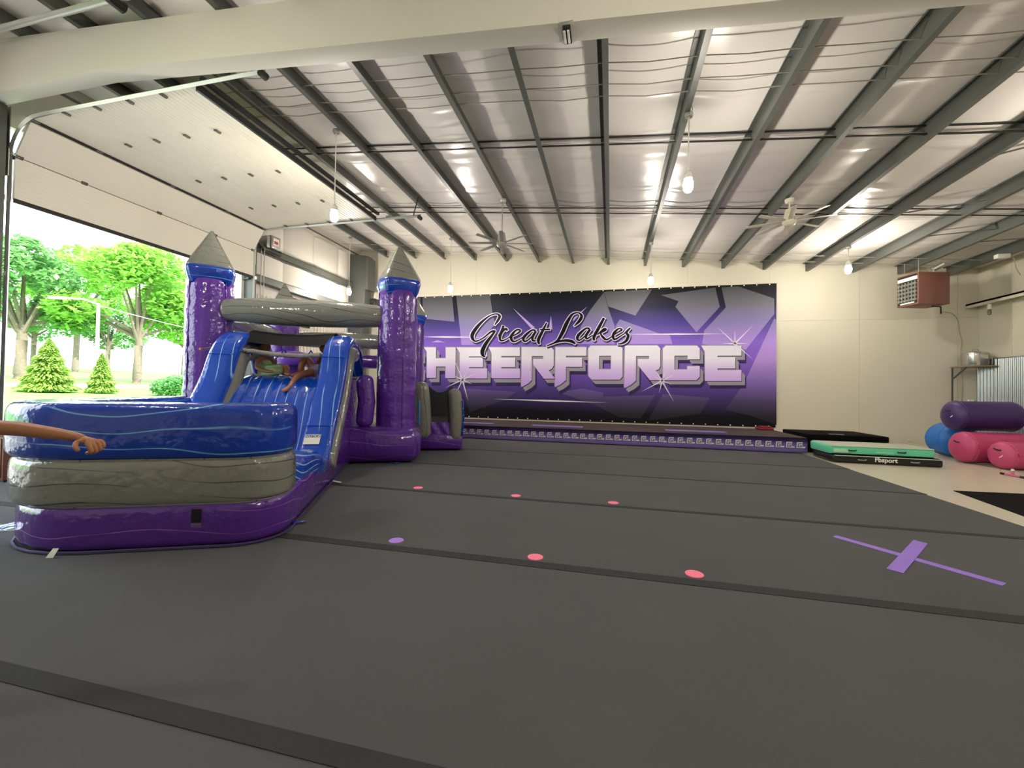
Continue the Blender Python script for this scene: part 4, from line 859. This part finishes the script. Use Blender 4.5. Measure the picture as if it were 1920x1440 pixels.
skinned('shorts', {'p': (-.62, 4.15, 1.575, .093, .083), 'l': (-.68, 4.08, 1.575, .07), 'l2': (-.73, 3.98, 1.56, .062), 'r': (-.68, 4.2, 1.59, .07), 'r2': (-.74, 4.17, 1.67, .062)}, chain('p', 'l', 'l2')+chain('p', 'r', 'r2'), M['lav_cloth'], g2, grow=1.6)
head(g2, (-.56, 4.2, 2.02), .098, (-.7, -.6, -.1), M['hair'], M['skin2'], long=.1)
# child just outside the left edge: only the bare reaching arm is in the picture
g3 = thing('person', 'person reaching a bare arm in from the left edge, before the pool', 'person', (0, 0, 0))
bx, by = -3.2, 1.12
J = {'pel': (bx, by, .70, .12, .10), 'bel': (bx, by, .84, .11, .09), 'che': (bx, by, 1.0, .125, .095), 'nec': (bx, by, 1.15, .045), 'hdb': (bx, by+.01, 1.2, .04),
     'rs': (bx+.15, by+.03, 1.09, .05), 're': (-2.74, 1.32, 1.10, .037), 'rm': (-2.64, 1.345, 1.095, .036), 'rm2': (-2.5, 1.39, 1.075, .03), 'rw': (-2.40, 1.42, 1.06, .024, .02),
     'ls': (bx-.15, by-.02, 1.09, .05), 'le': (bx-.22, by+.0, .88, .036), 'lw': (bx-.2, by+.1, .7, .024),
     'rh': (bx+.08, by, .64, .085), 'rk': (bx+.09, by+.02, .36, .055), 'rc': (bx+.09, by, .25, .05), 'ra': (bx+.09, by-.02, .07, .034), 'rt': (bx+.1, by+.1, .034, .036, .024),
     'lh': (bx-.08, by, .64, .085), 'lk': (bx-.09, by+.02, .36, .055), 'lc': (bx-.09, by, .25, .05), 'la': (bx-.09, by-.02, .07, .034), 'lt': (bx-.1, by+.1, .034, .036, .024)}
E_ = chain('pel', 'bel', 'che', 'nec', 'hdb')+chain('che', 'rs', 're', 'rm', 'rm2', 'rw')+chain('che', 'ls', 'le', 'lw')+chain('pel', 'rh', 'rk', 'rc', 'ra', 'rt')+chain('pel', 'lh', 'lk', 'lc', 'la', 'lt')
hand(J, E_, 'rw', (1, .22, -.32), (-.2, .2, -1), 1.08, 1.2, 'h', .0105); hand(J, E_, 'lw', (0, .4, -1), (1, 0, 0), .9, .5, 'k')
skinned('body', J, E_, M['skin2'], g3, 'pel')
skinned('shirt', {'p': (bx, by, .72, .13, .11), 'b': (bx, by, .84, .12, .1), 'c': (bx, by, 1.02, .135, .105), 'n': (bx, by, 1.1, .09, .08), 'rs': (bx+.13, by+.03, 1.085, .062), 'ls': (bx-.13, by-.02, 1.085, .062), 'ra': (bx+.2, by+.06, 1.08, .055), 'la': (bx-.19, by-.01, 1.0, .055)}, chain('p', 'b', 'c', 'n')+chain('c', 'rs', 'ra')+chain('c', 'ls', 'la'), M['lav_cloth'], g3)
skinned('shorts', {'p': (bx, by, .7, .13, .11), 'r': (bx+.08, by, .63, .095), 'r2': (bx+.09, by+.01, .46, .085), 'l': (bx-.08, by, .63, .095), 'l2': (bx-.09, by+.01, .46, .085)}, chain('p', 'r', 'r2')+chain('p', 'l', 'l2'), M['dark_cloth'], g3)
head(g3, (bx, by+.02, 1.29), .105, (.7, .7, -.1), M['hair'], M['skin2'], long=.1)

# ================================================================== OUTDOORS
M['grass'] = mat('lawn', '5f9a35', .9, var=.25, vscale=.5, bump=.4, bscale=8); M['road'] = mat('pale_gravel', 'a9a69c', .9, var=.1, vscale=1)
M['bark'] = mat('bark', '6b6153', .9, var=.3, vscale=4, bump=.6, bscale=12)
def leafmat(nm, c):
    mt, t, b = new_mat(nm); N = t.nodes; L = t.links
    oi = N.new('ShaderNodeTexCoord'); nz = N.new('ShaderNodeTexNoise'); nz.inputs['Scale'].default_value = .6; L.new(oi.outputs['Object'], nz.inputs['Vector'])
    mx = N.new('ShaderNodeMix'); mx.data_type = 'RGBA'; cc = lin(c); mx.inputs[6].default_value = tuple(x*.6 for x in cc)+(1,); mx.inputs[7].default_value = tuple(min(1, x*1.4) for x in cc)+(1,); L.new(nz.outputs['Fac'], mx.inputs[0])
    L.new(mx.outputs[2], b.inputs['Base Color']); b.inputs['Roughness'].default_value = .6
    tr = N.new('ShaderNodeBsdfTranslucent'); L.new(mx.outputs[2], tr.inputs[0]); ms = N.new('ShaderNodeMixShader'); ms.inputs[0].default_value = .4
    L.new(b.outputs[0], ms.inputs[1]); L.new(tr.outputs[0], ms.inputs[2]); L.new(ms.outputs[0], N['Material Output'].inputs[0]); return mt
M['leaf1'] = leafmat('maple_leaves', '8fc257'); M['leaf2'] = leafmat('dark_leaves', '76a866'); M['leaf3'] = leafmat('spruce_needles', '86a94a'); M['leaf4'] = leafmat('shrub_leaves', '6fa564')
def gz(x): return -.12+max(0, -x-22)*.042
struct(MB().grid(lambda a, b: (-9.9-170*a**1.5, -90+260*b, gz(-9.9-170*a**1.5)), 40, 20).build('ground', M['grass'], ang=180))
struct(MB().grid(lambda a, b: (-9.88-14*a, -40+120*b, -.10-.01*a), 4, 8).build('driveway', M['road'], ang=180))
struct(MB().grid(lambda a, b: (-46-7*a, -60+200*b, gz(-46-7*a)+.03), 6, 8).build('road', M['road'], ang=180))
def foliage(nm, blobs, n, size, mt, parent, flat=.5):
    b = MB(); tot = sum(r[3]*r[3] for r in blobs)
    for (x, y, z, r) in blobs:
        for _ in range(int(n*r*r/tot)):
            a, c = R.uniform(0, 2*PI), R.uniform(-1, 1); q = r*R.uniform(.45, 1.0)**.6; s = math.sqrt(1-c*c)
            p = Vector((x+q*s*math.cos(a), y+q*s*math.sin(a), z+q*c*.8)); h = size*R.uniform(.6, 1.3)
            e1 = Vector((R.uniform(-1, 1), R.uniform(-1, 1), R.uniform(-flat, flat))).normalized(); e2 = e1.cross(Vector((R.uniform(-.5, .5), R.uniform(-.5, .5), 1))).normalized()
            b.poly([p-e1*h, p-e2*h*.55, p+e1*h, p+e2*h*.55])
    me = bpy.data.meshes.new(nm); me.from_pydata(b.v, [], b.f); me.materials.append(mt)
    return link(nm, me, parent)
def tree(label, x, y, hgt, spread, trunk, mt, n, size, bare=.28):
    z0 = gz(x); t = thing('tree', label, 'tree', (x, y, z0), 0, 'broad trees beyond the open door')
    tr = MB().tube([(0, 0, -.2), (.05, 0, .6), (0, .1, hgt*bare), (.2, 0, hgt*.5), (0, 0, hgt*.75)], [trunk*1.3, trunk, trunk*.85, trunk*.5, trunk*.15], 10)
    bl = []
    for k in range(11):
        a = k*2.4+x; l = spread*R.uniform(.35, .8); z = hgt*R.uniform(bare+.12, .9); l *= 1.15-.7*abs(z/hgt-.5)
        e = (l*math.cos(a), l*math.sin(a), z); zb = hgt*bare+.12*hgt*R.random()
        tr.tube([(0, 0, zb), (e[0]*.5, e[1]*.5, (zb+z)/2+.03*hgt), e], [trunk*.4, trunk*.25, trunk*.08], 6)
        bl.append((*e, spread*R.uniform(.28, .42)))
    bl.append((0, 0, hgt*.9, spread*.4))
    tr.build('trunk', M['bark'], t); foliage('crown', bl, n, size, mt, t)
def conifer(label, x, y, hgt, r, n):
    z0 = gz(x); t = thing('evergreen', label, 'tree', (x, y, z0), 0, 'young conical evergreens')
    MB().tube([(0, 0, -.1), (0, 0, hgt*.9)], [.09, .02], 8).build('trunk', M['bark'], t)
    b = MB()
    for _ in range(n):
        q = .98*R.random()**1.15; z = hgt*(.03+.97*q); a = R.uniform(0, 2*PI); rr = r*(1-q)**.8*R.uniform(.6, 1.05)*(1+.1*math.sin(q*34)); l = .30*(1-.5*q)*hgt/3.5
        p = Vector((rr*math.cos(a), rr*math.sin(a), z)); d = Vector((math.cos(a), math.sin(a), R.uniform(-.9, .1))).normalized(); s = d.cross(Vector((R.uniform(-.9, .9), R.uniform(-.9, .9), 1))).normalized()
        b.poly([p-d*l, p-s*l*.22, p+d*l*.6, p+s*l*.22])
    me = bpy.data.meshes.new('needles'); me.from_pydata(b.v, [], b.f); me.materials.append(M['leaf3']); link('needles', me, t)
def at(px, t): d = ray(px, 720); return d.x*t, d.y*t
conifer('larger young conical evergreen beyond the door, nearer its left jamb', *at(90, 30), 3.9, 1.45, 7500)
conifer('smaller young conical evergreen beyond the door, before the big maple', *at(190, 32), 3.1, .85, 5000)
tree('tall leafy tree at the left jamb with a thick forked trunk', *at(36, 46), 15.5, 6.5, .55, M['leaf2'], 7000, .36)
tree('big bright green maple in the middle of the door view', *at(256, 52), 17, 7.5, .5, M['leaf1'], 9000, .4)
tree('pale tree rising between the forked tree and the maple, farther back', *at(140, 85), 26, 9, .6, M['leaf1'], 6500, .5)
tree('leafy tree half hidden behind the left castle tower', *at(345, 62), 17, 7, .5, M['leaf1'], 7000, .42)
tree('distant dark tree far behind the lamp post', *at(200, 110), 20, 9, .6, M['leaf2'], 4500, .6)
tree('distant tree at the far left of the door view', *at(60, 105), 24, 10, .6, M['leaf2'], 4500, .6)
sx, sy = at(312, 33)
sb = thing('shrub', 'low wide shrub beside the castle tower, beyond the door', 'shrub', (sx, sy, gz(sx)))
MB().tube([(0, 0, -.1), (.1, 0, .5)], .06, 6).tube([(0, 0, 0), (-.3, .2, .6)], .05, 6).build('stem', M['bark'], sb)
foliage('leaves', [(-.9, .2, .6, .7), (0, 0, .8, .9), (.9, -.2, .7, .9), (1.6, 0, .9, 1.0), (.5, .4, 1.1, .8)], 3500, .13, M['leaf4'], sb)
px_, py_ = at(180, 44); lz = gz(px_)
lp = thing('lamp_post', 'white lamp post with a curved arm beyond the door', 'lamp post', (px_, py_, lz))
MB().tube([(0, 0, -.1), (0, 0, 8.6)], [.17, .13], 12).build('pole', M['white'], lp)
MB().tube([(0, 0, 8.5), (-.7, -.9, 8.9), (-1.5, -1.9, 8.8)], .08, 8).build('arm', M['white'], lp)
MB().tube([(-1.5, -1.9, 8.8), (-2.2, -2.8, 8.7)], .3, 10, hb=.14, rnd=.1).build('lamp_head', M['white'], lp)
MB().tube(smooth_path([(0, 0, 8.4), (1.5, 7, 7.3), (3, 16, 6.6)]), .03, 5).build('overhead_cable', M['white'], lp)
